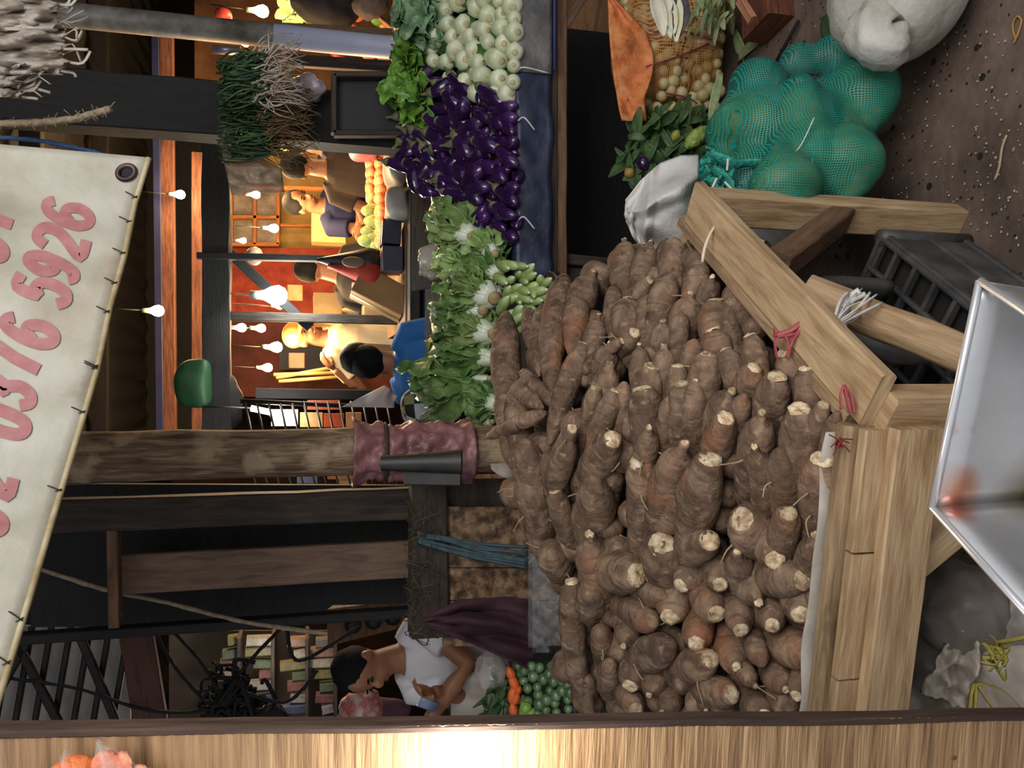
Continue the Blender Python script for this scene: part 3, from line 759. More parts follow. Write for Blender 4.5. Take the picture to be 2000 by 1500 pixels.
mb = MB(); mb.poly([cp(-HX, -HY, HZ - .035), cp(HX, -HY, HZ - .035), cp(HX, HY, HZ - .035), cp(-HX, HY, HZ - .035)], Z, .003); mb.build('inner_shade_sheet', M('crate_shadow_sheet', (22, 21, 20), (36, 34, 32), scale=12, rough=.9), cr_, smooth=False)  # dark sheet below the lattice, its colour stands for the shade inside the crate
# rolled grey rim crate end standing beside it
mb = MB()
q0 = onZ(1600, 560, .46); q1 = onZ(1728, 668, .44)
mb.tube(bez([q0 - V((0, 0, .16)), q0, q0.lerp(q1, .5) + V((0, 0, .01)), q1, q1 - V((0, 0, .10))], 24), [(.022, .05)] * 25, 12)
tag(mb.build('crate_handle', M('grey_worn_plastic', (54, 54, 54), (84, 82, 80), scale=10, rough=.45)), 'worn grey plastic crate handle arching up under the side rail', 'crate')
# ================================================================ STRINGS AND TWINE ON THE TABLE
WH = M('white_twine', (190, 186, 180), (222, 220, 216), scale=30, rough=.8)
PK = M('red_straw_twine', (140, 50, 60), (178, 84, 92), scale=30, rough=.6)
YE = M('yellow_straw_twine', (128, 116, 40), (164, 152, 70), scale=20, rough=.6)
def strand(mb, pts, r, n=5): 
    q = bez(pts, 14); mb.tube(q, [r] * len(q), n)
rr = random.Random(8)
mb = MB(); a = onZ(1632, 636, .69)
strand(mb, [a, P(1648, 612, 1.42), P(1658, 585, 1.42), P(1680, 568, 1.41)], .0075, 8); strand(mb, [a + V((.004, -.004, 0)), P(1652, 608, 1.415), P(1664, 588, 1.415), P(1690, 574, 1.41)], .005, 8)
for k in range(14):
    b = P(1655 + rr.uniform(0, 75), 560 + rr.uniform(-8, 60) , 1.42 + rr.uniform(-.03, .03)); m_ = a.lerp(b, .5) + V((rr.uniform(-.01, .01), -.01, .015 + rr.uniform(-.01, .01)))
    strand(mb, [a + V((rr.uniform(-.006, .006), 0, -.02)), a + V((rr.uniform(-.006, .006), -.01, .01)), m_, b], rr.uniform(.0012, .003))
tag(mb.build('white_twine_tuft', WH), 'frayed white twine tuft tied on the side timber rail', 'twine')
mb = MB(); a = onZ(1560, 640, .735)
for pts in (((1512, 640), (1520, 658), (1560, 650), (1575, 622)), ((1518, 700), (1514, 665), (1535, 655), (1545, 690)), ((1535, 700), (1548, 665), (1572, 632), (1578, 618)), ((1510, 655), (1545, 645), (1570, 625), (1580, 620))):
    ps = [P(x, y, 1.36 + (1640 - x) * .0004 + .0) for x, y in pts]; q = bez(ps, 12); mb.tube(q, [(.0045, .0014)] * len(q), 6)
tag(mb.build('red_straw_knot', PK), 'red plastic straw knot on the inner edge midway along side rail', 'twine')
mb = MB()
for pts in (((1643, 800), (1642, 770), (1650, 752), (1656, 775)), ((1650, 752), (1662, 775), (1668, 808)), ((1648, 756), (1656, 790), (1660, 806))):
    ps = [P(x, y, 1.235) for x, y in pts]; q = bez(ps, 12); mb.tube(q, [(.004, .0013)] * len(q), 6)
tag(mb.build('red_straw_loop', PK), 'red plastic straw loop hanging at the front corner of the table', 'twine')
mb = MB()
for k in range(9):
    a = P(1636 + rr.uniform(-4, 4), 868 + rr.uniform(-6, 6), 1.23); strand(mb, [a, a + V((rr.uniform(-.012, .012), -.012, rr.uniform(-.01, .012))), a + V((rr.uniform(-.02, .02), -.01, rr.uniform(-.02, .02)))], .0011)
tag(mb.build('red_thread_tuft', M('dark_red_thread', (120, 36, 36), rough=.8)), 'dark red thread tuft on the white-cut root beside the front rail', 'twine')
mb = MB(); strand(mb, [P(1372, 512, 1.66), P(1376, 486, 1.66), P(1388, 455, 1.68), P(1404, 437, 1.70), P(1430, 446, 1.72), P(1492, 473, 1.70)], .0035)
tag(mb.build('cream_string', M('cream_string', (206, 190, 160), (226, 212, 186), scale=40, rough=.9)), 'cream string looped over the far end of the side rail', 'string')
# ================================================================ BAGS AT THE NEAR LEG
GB = M('grey_plastic_bag', (92, 84, 76), (130, 120, 110), (156, 146, 136), scale=7, rough=.42, bump=.5, bscale=16, rnd=.0)
WBG = M('pale_plastic_bag', (150, 138, 126), (178, 166, 154), (196, 186, 176), scale=7, rough=.4, bump=.5, bscale=16)
def lump(name, ix, iy, t, rx, ry, rz, mat, label, cat, seed, nzs=.25, extra=()):
    c = P(ix, iy, t); mb = MB()
    vs0 = len(mb.v)
    mb.ell(c, (rx, ry, rz), None, 40, 26)
    r = max(rx, ry, rz)
    for i, v in enumerate(mb.v):
        o = (v - c)
        q = v * (1.6 / r) + V((seed, seed * 2.3, 0))
        rg = (1 - abs(noise.noise(q * .7))) ** 2 - .6
        mb.v[i] = c + o * (1 + nzs * rg + .10 * noise.noise(q * 1.9) + .05 * (1 - abs(noise.noise(q * 3.3))))
    for e in extra: e(mb, c)
    o = mb.build(name, mat); return tag(o, label, cat)
lump('plastic_bag', 1868, 1185, 1.52, .085, .09, .075, M('dark_grey_bag', (92, 84, 78), (132, 122, 114), scale=6, rough=.5, bump=.5, bscale=18), 'round dark grey knotted plastic bag under the front board', 'bag', 3.1, .15)
lump('plastic_bag', 1822, 1330, 1.62, .12, .09, .075, GB, 'crumpled grey plastic bag in the shade below front board', 'bag', 9.4, .5)
def fold(mb, c): pass
mb = MB()
A = [P(1868, 1222, 1.46), P(1925, 1262, 1.45), P(1885, 1385, 1.50), P(1795, 1350, 1.52)]
def rag(u, v):
    p = A[0].lerp(A[1], v).lerp(A[3].lerp(A[2], v), u); return p + V((0, -.03, .02)) * noise.noise(V((u * 4, v * 3, 7))) * 1.6 + V((0, -.01, .01)) * noise.noise(V((u * 11, v * 9, 2)))
mb.grid(rag, 26, 20, .003); tag(mb.build('plastic_rag', WBG), 'folded pale plastic sack flap lying over the crumpled grey bag', 'bag')
lump('plastic_bag', 1975, 1330, 1.50, .10, .09, .07, WBG, 'pale tied plastic bag bound with yellow straw twine', 'bag', 5.7, .45)
lump('plastic_bag', 1985, 1195, 1.50, .07, .07, .08, GB, 'smooth pale grey bag between scale pan and yellow twine', 'bag', 1.7, .2)
mb = MB()
for k in range(16):
    a = P(1940 + rr.uniform(-14, 14), 1275 + rr.uniform(-22, 22), 1.38); b = P(1940 + rr.uniform(-30, 30), 1275 + rr.uniform(-40, 40), 1.36); 
    q = bez([a, a.lerp(b, .5) + V((rr.uniform(-.02, .02), -.02, rr.uniform(-.01, .02))), b], 8); mb.tube(q, [(.0042, .0014)] * len(q), 5)
for pts in (((1945, 1255), (1975, 1250), (2010, 1243)), ((1900, 1345), (1915, 1335), (1960, 1350), (1995, 1385)), ((1893, 1392), (1896, 1360), (1902, 1335)), ((1903, 1395), (1905, 1362), (1905, 1335)), ((1910, 1340), (1930, 1370), (1950, 1395))):
    ps = [P(x, y, 1.37) for x, y in pts]; q = bez(ps, 10); mb.tube(q, [(.0045, .0014)] * len(q), 5)
tag(mb.build('yellow_straw_twine', YE), 'yellow plastic straw twine tied in a bow on pale bags', 'twine')
# ================================================================ SACKS ON THE FLOOR
TEAL = netmat('teal_net', (28, 128, 114), 150, .42, .30)
TEALD = M('teal_net_knot', (22, 120, 108), (60, 170, 150), scale=40, rough=.6, bump=.8, bscale=90)
GOUR = M('green_gourd', (54, 92, 48), (88, 124, 66), (130, 150, 88), scale=9, rough=.6, bump=.3, bscale=60, detail=9, rnd=.12)
GOUY = M('yellow_gourd', (96, 120, 34), (140, 150, 50), (160, 160, 80), scale=9, rough=.55, rnd=.1)
blotch(GOUR, (166, 166, 96), 10, .54, .72, .6)
def gourd(axis0, axis1, rads, mat, label, seed):
    n = len(rads); pts = [axis0.lerp(axis1, i / (n - 1)) for i in range(n)]
    q = bez(pts, 18); rr_ = []
    for i in range(len(q)):
        f = i / (len(q) - 1) * (n - 1); a = int(min(f, n - 2)); rr_.append(rads[a] + (rads[a + 1] - rads[a]) * (0.5 - 0.5 * math.cos((f - a) * 3.1416)))
    mb = MB(); mb.tube(q, rr_, 24, True, .006, 12, seed); o = mb.build('gourd', mat); tag(o, label, 'gourd', 'big gourds inside the teal net sack')
    mb = MB(); d = (axis1 - axis0).normalized(); mb.tube([axis0, axis0 - d * .012, axis0 - d * .03], [rads[0] * .7, rads[0] * .4, rads[0] * .25], 10); mb.build('stem_end', M('gourd_stem', (110, 104, 60), (140, 130, 84), rough=.8), o)
    return q, rr_
G = []
def pp(ix, iy, t): return P(ix, iy, t + .09)
G.append(gourd(pp(1562, 176, 1.94), pp(1580, 408, 1.90), [.040, .056, .068, .092, .098, .07, .02], GOUR, 'large pear-shaped green gourd upright in the middle of teal net sack', 1))
G.append(gourd(pp(1690, 110, 2.0), pp(1690, 255, 1.93), [.036, .062, .080, .080, .06, .02], GOUR, 'dark green gourd lowest in teal sack beside the white sack', 2))
G.append(gourd(pp(1655, 250, 1.90), pp(1655, 395, 1.86), [.03, .064, .084, .082, .055, .02], GOUR, 'round shaded green gourd low in teal sack above bare floor', 3))
G.append(gourd(pp(1520, 305, 1.84), pp(1545, 425, 1.80), [.03, .062, .084, .084, .06, .02], GOUR, 'yellow-flecked gourd in teal sack next to the table leg', 4))
G.append(gourd(pp(1445, 190, 2.10), pp(1470, 320, 2.03), [.03, .07, .10, .10, .075, .03], GOUR, 'green gourd high in teal sack under the open net mouth', 5))
G.append(gourd(pp(1412, 395, 2.0), pp(1440, 440, 1.98), [.03, .05, .058, .05, .02], GOUY, 'yellow-green gourd peeping out behind the corner of the timber rail', 6))
mb = MB()
for q, rr_ in G[:5]:
    mb.tube(q, [r + .007 for r in rr_], 16, True)
    mb.ell(q[0], rr_[0] + .007, None, 12, 8); mb.ell(q[-1], .03, None, 12, 8)
for (ix, iy, t, r) in ((1480, 170, 2.06, .09), (1560, 120, 2.08, .06), (1630, 110, 2.06, .07), (1630, 200, 2.0, .09), (1420, 260, 2.08, .07), (1400, 330, 2.05, .06), (1440, 380, 1.98, .07), (1500, 250, 2.0, .12), (1590, 260, 1.98, .12), (1470, 340, 1.98, .09), (1600, 350, 1.92, .10), (1410, 400, 2.0, .05)):
    mb.ell(P(ix, iy, t + .09), r * .9, None, 14, 10)
ns = mb.build('net_sack', netmat('teal_mesh', (24, 124, 112), 180, .27, .06, coord='Object'), remesh=.013, sm=8); tag(ns, 'teal green net sack full of big gourds on the floor', 'sack')
rr = random.Random(21)
mb = MB()
for k in range(46):
    a = P(1395 + rr.uniform(-14, 22), 345 + rr.uniform(-30, 75), 2.03 + rr.uniform(-.05, .05)); b = a + V((rr.uniform(-.05, .05), rr.uniform(-.05, 0), rr.uniform(-.05, .06)))
    q = bez([a, a.lerp(b, .5) + V((rr.uniform(-.02, .02), -.015, rr.uniform(-.02, .02))), b], 8); mb.tube(q, [(rr.uniform(.004, .010), .002)] * len(q), 6)
for pts in (((1385, 300), (1430, 320), (1475, 318), (1540, 330)), ((1390, 330), (1420, 350), (1440, 400), (1475, 430)), ((1390, 350), (1410, 395), (1400, 428))):
    q = bez([P(x, y, 1.97) for x, y in pts], 16); mb.tube(q, [(.016, .006)] * len(q), 8, True, .006, 40)
mb.build('net_mouth', TEALD, ns)
for k, pts in enumerate((((1422, 310), (1420, 333)), ((1400, 348), (1383, 385)), ((1415, 355), (1438, 378)), ((1586, 310), (1588, 340), (1570, 390), (1532, 425)), ((1590, 230), (1560, 290), (1530, 305)))):
    mb = MB(); q = bez([P(x, y, 1.90) for x, y in pts], 10); mb.tube(q, [.0016 if k > 2 else .003] * len(q), 6); mb.build('pale_thread', WH, ns)
# crumpled white cloth sack behind
CLOTH = M('white_sackcloth', (176, 168, 160), (210, 206, 202), (222, 220, 218), scale=5, rough=.8, bump=.25, bscale=80)
def sackcloth(u, v):
    # u up the sack, v around its front
    ed = [(0, 1365, 302, 1365, 500), (.25, 1330, 303, 1345, 505), (.5, 1290, 318, 1300, 505), (.75, 1255, 348, 1262, 495), (1, 1222, 392, 1228, 440)]
    for a in range(4):
        if ed[a][0] <= u <= ed[a + 1][0]:
            f = (u - ed[a][0]) / .25; x0, y0, x1, y1 = [ed[a][i] + (ed[a + 1][i] - ed[a][i]) * f for i in (1, 2, 3, 4)]; break
    ix = x0 + (x1 - x0) * v; iy = y0 + (y1 - y0) * v
    t = 2.30 - .16 * math.sin(3.14 * v) * math.sin(3.14 * (u * .8 + .2)) + .05 * noise.noise(V((u * 3, v * 4, 2)))
    t -= .05 * max(0, 1 - abs(v - .35 - .25 * (u - .5)) * 7) + .04 * max(0, 1 - abs(u - .62 - .2 * v) * 8)
    return P(ix, iy, t)
mb = MB(); mb.grid(sackcloth, 40, 40, .003); mb.grid(lambda u, v: sackcloth(u, 1 - v) + V((0, .34 * math.sin(3.14 * v) * (1.05 - u), 0)), 16, 16, .003)
c_ = P(1470, 400, 2.38); mb.ell(V((c_.x, c_.y + .02, .15)), (.15, .13, .17), None, 20, 12, .02, 6)
tag(mb.build('cloth_sack', CLOTH), 'crumpled white cloth sack standing behind the teal net sack', 'sack')
# white woven sack, tied neck
WOV = M('woven_white_sack', (150, 142, 130), (190, 186, 178), (206, 204, 200), scale=4, rough=.7, bump=.6, bscale=26, stretch=(1, 1, 1))
mb = MB(); c_ = P(1850, -15, 1.98)
mb.ell(V((c_.x, c_.y, .155)), (.185, .16, .158), Matrix.Rotation(.3, 3, 'Y'), 34, 22)
for i, v in enumerate(mb.v):
    o = v - c_; mb.v[i] = c_ + o * (1 + .05 * noise.noise(v * 9) + .035 * (1 - abs(noise.noise(V((v.x * 30, v.y * 6, v.z * 30))))))
    mb.v[i].z = max(mb.v[i].z, .004)
ws = mb.build('woven_sack', WOV); tag(ws, 'plump white woven sack with knotted neck on the bare floor', 'sack')
mb = MB()
q = bez([P(1760, 20, 1.93), P(1735, 35, 1.90), P(1712, 55, 1.88), P(1728, 85, 1.86), P(1755, 68, 1.86)], 20)
mb.tube(q, [.036 + .030 * math.sin(i / len(q) * 3.1) for i in range(len(q))], 40, True, .020, 22)
for i, v in enumerate(mb.v): mb.v[i] = v + noise.noise_vector(V((v.x * 60, v.y * 60, v.z * 14))) * .006
mb.tube(bez([P(1705, -20, 1.95), P(1700, 20, 1.90), P(1712, 60, 1.87)], 10), .045, 18, True, .02, 24); mb.build('tied_neck', WOV, ws)
mb = MB(); q = bez([P(1742, 78, 1.84), P(1752, 95, 1.86), P(1765, 110, 1.90)], 8); mb.tube(q, .004, 6); mb.build('tie_string', WH, ws)
# orange net sack of small onions
OR = netmat('orange_net', (176, 122, 66), 170, .24, .04)
ONI = M('small_onion', (150, 128, 78), (190, 170, 116), (206, 192, 146), scale=16, rough=.45, rnd=.18, stretch=(1, 1, .3))
oc = onY(1305, 70, 2.86)
HXo, HYo, HZo = .30, .16, .205
def superq(c, rx, ry, rz, e, nu, nv):
    def f(u, v):
        th = (v - .5) * 3.1416 * .999; an = u * 6.28318
        s = lambda q: math.copysign(abs(q) ** e, q)
        return c + V((rx * s(math.cos(th)) * s(math.cos(an)), ry * s(math.cos(th)) * s(math.sin(an)), rz * s(math.sin(th))))
    return f
f_ = superq(V((oc.x, oc.y, HZo + .005)), HXo, HYo, HZo, .55, 0, 0)
mb = MB(); mb.grid(lambda u, v: f_(u, v) + noise.noise_vector(f_(u, v) * 7) * .012, 60, 36, 0, 1.4, .62); on = mb.build('onion_sack', OR); tag(on, 'orange net sack of small yellow onions under the vegetable stall', 'sack')
k = 0; spots = []
for _ in range(6000):
    ix = rr.uniform(1225, 1405); iy = rr.uniform(-20, 232)
    if all((ix - a) ** 2 + (iy - b) ** 2 > 18 ** 2 for a, b in spots): spots.append((ix, iy))
rowsO = {}
oni = []
for (ix, iy) in spots:
    p = onY(ix, iy, oc.y - HYo + .022 + rr.uniform(0, .02) + (.07 if ix < 1272 else 0) + .05 * max(0, abs(iy - 90) - 90) / 60)
    if p.z < .03: continue
    mb = MB(); r = rr.uniform(.020, .028); mb.ell(p, (r, r, r * rr.uniform(.85, 1.1)), Matrix.Rotation(rr.uniform(-1, 1), 3, 'X'), 12, 8, .002, 40)
    o = mb.build('small_onion', ONI); oni.append((ix, iy, o))
oni.sort(key=lambda e: e[0])
nb = max(1, len(oni) // 7 + 1)
for b in range(0, len(oni), nb):
    grp = sorted(oni[b:b + nb], key=lambda e: -e[1])
    for i, e in enumerate(grp): tag(e[2], 'small yellow onion, %s from the leaf pile in the %s layer of the orange sack' % (ORD[min(i + 1, 20)], ORD[b // nb + 1]), 'onion', 'small onions in the orange net sack')
ORF = M('orange_net_flap', (186, 98, 48), (214, 128, 72), (222, 150, 96), scale=26, rough=.7, bump=.5, bscale=60)
A_ = [(1188, -10), (1192, 120), (1208, 236), (1262, 226), (1262, 130), (1268, 62), (1196, 4)]
def flap(u, v):
    x0 = 1188 + 26 * u * u; x1 = (1196 + (1268 - 1196) * min(1, u * 3.2)) if u < .31 else 1268 - 8 * math.sin(u * 9)
    iy = -8 + 244 * u
    ix = x0 + (x1 - x0) * v
    return onY(ix, iy, oc.y - HYo - .012 + .03 * noise.noise(V((u * 7, v * 2.5, 1))) + .02 * math.sin(v * 5 + u * 8) * v)
mb = MB(); mb.grid(flap, 50, 14, .003); mb.build('folded_mouth', ORF, on)
for pts in (((1262, 130), (1320, 112), (1385, 85)), ((1275, 62), (1330, 60), (1405, 82)), ((1300, 182), (1340, 190), (1362, 202)), ((1240, 225), (1246, 205), (1225, 195))):
    mb = MB(); q = bez([onY(x, y, oc.y - HYo - .008) for x, y in pts], 10); mb.tube(q, .0032, 6); mb.build('red_cord', M('crimson_cord', (128, 44, 66), (150, 60, 80), scale=40, rough=.7), on)
# ---------------------------------------------------------------- discarded greens and husks
LEAFD = M('dull_leaf', (36, 58, 28), (58, 84, 44), (84, 108, 66), scale=14, rough=.55, rnd=.2)
LEAFP = M('pale_leaf', (96, 118, 70), (134, 150, 104), (170, 178, 140), scale=14, rough=.55, rnd=.1)
rr = random.Random(31)
mb = MB()
for k in range(230):
    ix = rr.uniform(1225, 1400); iy = rr.uniform(228, 350)
    if ix < 1290 and iy < 300 and rr.random() < .5: ix += 50
    p = onY(ix, iy, 2.62 + rr.uniform(0, .2)); p.z = max(.02, min(p.z, .50))
    leaf(mb, p, V((rr.uniform(-1, 1), rr.uniform(-.8, .1), rr.uniform(-.5, .8))), V((0, -.5, 1)), rr.uniform(.05, .11), rr.uniform(.025, .055), .3, .006, 30, 6, 4, .2, k)
lp = mb.build('discarded_leaves', LEAFD); lp['kind'] = 'stuff'; tag(lp, 'heap of discarded dark green leaves under the vegetable stall', 'leaves')
mb = MB()
for k in range(34):
    p = onY(rr.uniform(1365, 1440), rr.uniform(-5, 42), 2.55 + rr.uniform(-.1, .1)); p.z = max(.015, p.z)
    leaf(mb, p, V((rr.uniform(-1, 1), rr.uniform(-1, 1), rr.uniform(-.1, .5))), V((0, -.3, 1)), rr.uniform(.07, .12), rr.uniform(.016, .03), .3, 0, 30, 6, 3, .2, k)
lp = mb.build('scattered_leaves', LEAFP); lp['kind'] = 'stuff'; tag(lp, 'scattered narrow pale green leaves on floor beside the onion sack', 'leaves')
BG = M('bitter_gourd', (104, 124, 48), (142, 160, 72), (170, 184, 110), scale=60, rough=.5, bump=.8, bscale=70)
def veg(name, p0, p1, r, mat, label, cat, nz=.0):
    mb = MB(); q = [p0.lerp(p1, i / 12) for i in range(13)]; mb.tube(q, [max(.003, r * math.sin(3.14 * min(.97, max(.03, i / 12))) ** .6) for i in range(13)], 14, True, nz, 80)
    o = mb.build(name, mat); return tag(o, label, cat)
veg('bitter_gourd', P(1340, 288, 2.60), P(1380, 248, 2.62), .026, BG, 'light green ridged bitter gourd lying on the leaf heap', 'vegetable', .004)
veg('small_fruit', P(1312, 262, 2.70), P(1328, 268, 2.69), .02, M('yellow_green_fruit', (140, 140, 50), (170, 170, 84), scale=20, rough=.5), 'small yellow-green fruit among discarded leaves above the cloth sack', 'fruit')
veg('small_fruit', P(1222, 330, 2.66), P(1236, 346, 2.66), .018, M('ochre_fruit', (150, 116, 50), (170, 140, 74), scale=20, rough=.5), 'small ochre fruit lying beside a purple eggplant under the stall', 'fruit')
EGGM = M('eggplant_skin', (26, 10, 38), (46, 20, 64), (76, 38, 98), scale=5, rough=.16, rnd=.25, coat=.6)
veg('stray_eggplant', P(1248, 305, 2.64), P(1264, 332, 2.62), .022, EGGM, 'single stray eggplant fallen among leaves behind the cloth sack', 'eggplant')
mb = MB(); leaf(mb, P(1408, 142, 2.5), P(1384, 245, 2.45) - P(1408, 142, 2.5), V((0, -1, .3)), .17, .03, .1); tag(mb.build('long_leaf', LEAFP), 'long pale leaf standing between onion sack and teal sack', 'leaf')
for k, (x0, y0, x1, y1) in enumerate(((1440, 118, 1475, 70), (1436, 60, 1446, 118), (1612, 30, 1610, 80), (1635, 45, 1632, 85), (1882, 530, 1870, 512))):
    p0 = onZ(x0, y0, .012); p1 = onZ(x1, y1, .03); mb = MB()
    leaf(mb, p0, p1 - p0, V((0, -.3, 1)), (p1 - p0).length * 1.0 + .02, .04, .3, .004, 30, 6, 4, .2, k)
    tag(mb.build('fallen_leaf', LEAFP if k != 2 else LEAFD), ('pale curled leaf on floor near the teal sack top', 'upright pale green leaf on floor beside onion sack', 'dark withered leaf on floor beside white sack neck', 'olive leaf tip on floor between wooden block and white sack', 'small yellow leaf scrap on floor next to the plastic crate')[k], 'leaf')
HUSK = M('pale_husk', (190, 182, 156), (220, 216, 200), (214, 204, 150), scale=6, rough=.6, stretch=(1, 1, 1))
hk = thing('vegetable_stalk', 'wilted white-stalked vegetable hanging over the onion sack', 'vegetable', P(1300, 20, 2.52))
for k, (x0, y0, x1, y1, wd) in enumerate(((1275, -10, 1298, 66, .05), (1300, -8, 1318, 62, .045), (1322, -5, 1322, 78, .04), (1290, 10, 1312, 70, .03))):
    p0 = P(x0, y0, 2.55); p1 = P(x1, y1, 2.50); mb = MB(); leaf(mb, p0, p1 - p0, V((0, -1, .2)), (p1 - p0).length, wd, .1, .004, 40, 10, 4, .6, k); mb.build('stalk', HUSK, hk)
mb = MB(); leaf(mb, P(1330, -10, 2.56), P(1325, 72, 2.5) - P(1330, -10, 2.56), V((0, -1, .2)), .17, .06, .1, .01, 40, 10, 4, .5, 3); mb.build('dark_leaf', M('dark_husk', (60, 52, 62), (90, 84, 84), scale=14, rough=.6), hk)
mb = MB(); p0 = onZ(1455, 0, .0); mb.beam(onZ(1500, 22, .05) + V((-.06, 0, 0)), onZ(1500, 22, .05) + V((.25, .04, 0)), .17, .10, Z, .006, .002)
tag(mb.build('timber_block', wood('red_brown_timber', (70, 36, 22), (96, 52, 32), (120, 72, 46)), ang=40), 'red-brown timber block on the floor beyond the white sack', 'timber')
mb = MB(); mb.beam(P(1445, 0, 2.35), P(1470, 40, 2.32), .03, .02); tag(mb.build('timber_offcut', W_PINE, ang=40), 'small timber offcut lying against the red-brown block', 'timber')
mb = MB(); q = bez([onZ(1560, 40, .02), onZ(1530, 95, .03), onZ(1505, 140, .015)], 8); mb.tube(q, .006, 6); tag(mb.build('dark_twig', M('dark_twig', (24, 22, 24), rough=.8)), 'thin dark twig on the floor behind teal sack', 'twig')
mb = MB(); q = bez([onZ(1980, 85, .006), onZ(1990, 60, .006), onZ(1995, 40, .006), onZ(1986, 32, .008), onZ(1978, 50, .006), onZ(1984, 75, .006), onZ(1992, 55, .006)], 24); mb.tube(q, .0022, 6); tag(mb.build('rubber_band', M('ochre_band', (170, 126, 60), rough=.7)), 'ochre rubber band lying on the bare floor', 'band')
mb = MB(); q = bez([onZ(1966, 264, .006), onZ(1957, 290, .008), onZ(1952, 325, .006), onZ(1943, 352, .005)], 10); mb.tube(q, .003, 6); tag(mb.build('straw_strip', M('straw_strip', (170, 150, 118), rough=.8)), 'thin tan straw strip on the bare floor', 'straw')
CR2 = M('floor_crumb', (150, 138, 118), (184, 174, 156), scale=9, rough=.8, rnd=.25)
mb = MB()
for k in range(150):
    p = onZ(rr.uniform(1740, 1995), rr.uniform(60, 560), .004); mb.ell(p, (rr.uniform(.0015, .0045), rr.uniform(.0015, .004), .002), None, 6, 4)
lp = mb.build('floor_crumbs', CR2); lp['kind'] = 'stuff'; tag(lp, 'pale crumbs and chips strewn over the dark floor', 'crumbs')
# ================================================================ VEGETABLE STALL
def st(ix): return 1.0 / (1 / 2.86 + (ix - 1010) * ((1 / 2.86 - 1 / 3.42) / 220.0))
def sp_(ix, iy, e=0.0): return P(ix, iy, st(ix) + e)
vs = thing('vegetable_stall', 'timber vegetable stall with dark blue tarpaulin over its front edge', 'stall', V((.9, 2.95, 0)))
y0 = onY(1012, 0, 2.78); zt = y0.z
xl = onY(1012, 528, 2.78).x; xr = 1.62
mb = MB(); mb.poly([V((xl, 2.80, zt - .03)), V((xr, 2.80, zt - .03)), V((xr, 3.5, zt + .30)), V((xl, 3.5, zt + .30))], V((0, -.4, 1)), .02)
mb.build('display_bed', W_DARK, vs, smooth=False)
pl_ = [P(1085, 530, 2.84), P(1085, 850, 2.84), P(830, 850, 3.55), P(830, 530, 3.55)]
mb = MB(); mb.poly(pl_, V((0, -.4, 1)), .02); mb.build('display_bed', W_DARK, vs, smooth=False)
zl = onY(1090, 0, 2.80).z
mb = MB(); mb.beam(V((xl, 2.815, (zt + zl) / 2)), V((xr, 2.815, (zt + zl) / 2)), .03, zt - zl, Z, .004); mb.build('front_board', W_DARK, vs, ang=40)
mb = MB(); mb.beam(V((xl - .03, 2.83, zl - .012)), V((xr, 2.83, zl - .012)), .05, .05, Z, .004, .003); mb.build('front_rail', W_BROWN, vs, ang=40)
mb = MB(); mb.beam(V((xl + .06, 2.86, zl - .01)), onY(1185, 515, 2.9) + V((.0, 0, 0)), .04, .05, V((0, 1, 0)), .004); mb.build('brace', W_DARK, vs, ang=40)
mb = MB(); mb.beam(onY(1100, 540, 2.9), V((onY(1100, 540, 2.9).x, 2.9, 0)), .06, .06, V((0, 1, 0)), .004); mb.build('leg', W_DARK, vs, ang=40)
for x in (xr - .05,):
    mb = MB(); mb.beam(V((x, 2.88, zl)), V((x, 2.88, 0)), .06, .06, V((0, 1, 0)), .004); mb.build('leg', W_DARK, vs, ang=40)
mb = MB(); mb.beam(V((1.33, 2.88, zl - .03)), V((1.62, 2.88, zl - .22)), .03, .14, V((0, 1, 0)), .004); mb.build('brace', W_BROWN, vs, ang=40)
mb = MB(); mb.beam(V((-.4, 3.46, .45)), V((xr, 3.46, .45)), .03, .9, Z); mb.build('back_board', W_BLACK, vs, smooth=False)  # black panel added so the space under the stall stays dark
NAVY = M('navy_tarpaulin', (26, 32, 52), (40, 48, 72), (54, 62, 84), scale=6, rough=.45, bump=.5, bscale=20)
GREY = M('grey_tarpaulin', (70, 70, 70), (98, 97, 96), (122, 120, 116), scale=6, rough=.4, bump=.7, bscale=24)
zb_ = onY(1080, 0, 2.775).z
def tarp(xa, xb, mat, name, yy):
    mb = MB()
    def f(u, v):
        x = xa + (xb - xa) * u; w_ = noise.noise(V((x * 5, v * 1.5, 3))) * .014 + noise.noise(V((x * 16, v * 5, 8))) * .005
        if v < .25: return V((x, yy + .06 - .24 * v, zt + .012 + .3 * w_ - .02 * v))
        return V((x, yy - .0 + w_, zt + .008 - (zt - zb_) * (v - .25) / .75 + .012 * noise.noise(V((x * 6, 0, 5)))))
    mb.grid(f, 90, 12, .0025); return mb.build(name, mat, vs)
xm = onY(1050, 138, 2.77).x
tarp(xl - .02, xm, NAVY, 'navy_tarpaulin', 2.772); tarp(xm - .01, xr, GREY, 'grey_tarpaulin', 2.766)
mb = MB(); mb.tube([V((xm, 2.755, zb_)), V((xr, 2.755, zb_))], .006, 8); mb.build('blue_hem', M('blue_hem', (40, 48, 110), rough=.6), vs)
for k, (ix, iy) in enumerate(((1012, 138), (1012, 236), (1012, 430))):
    mb = MB(); a = onY(ix, iy, 2.755); q = bez([a, a + V((.01, -.01, -.02)), a + V((-.03 if k else .0, -.005, -.06 if k != 0 else -.11))], 8); mb.tube(q, .003, 6); mb.build('tie_cord', WH, vs)
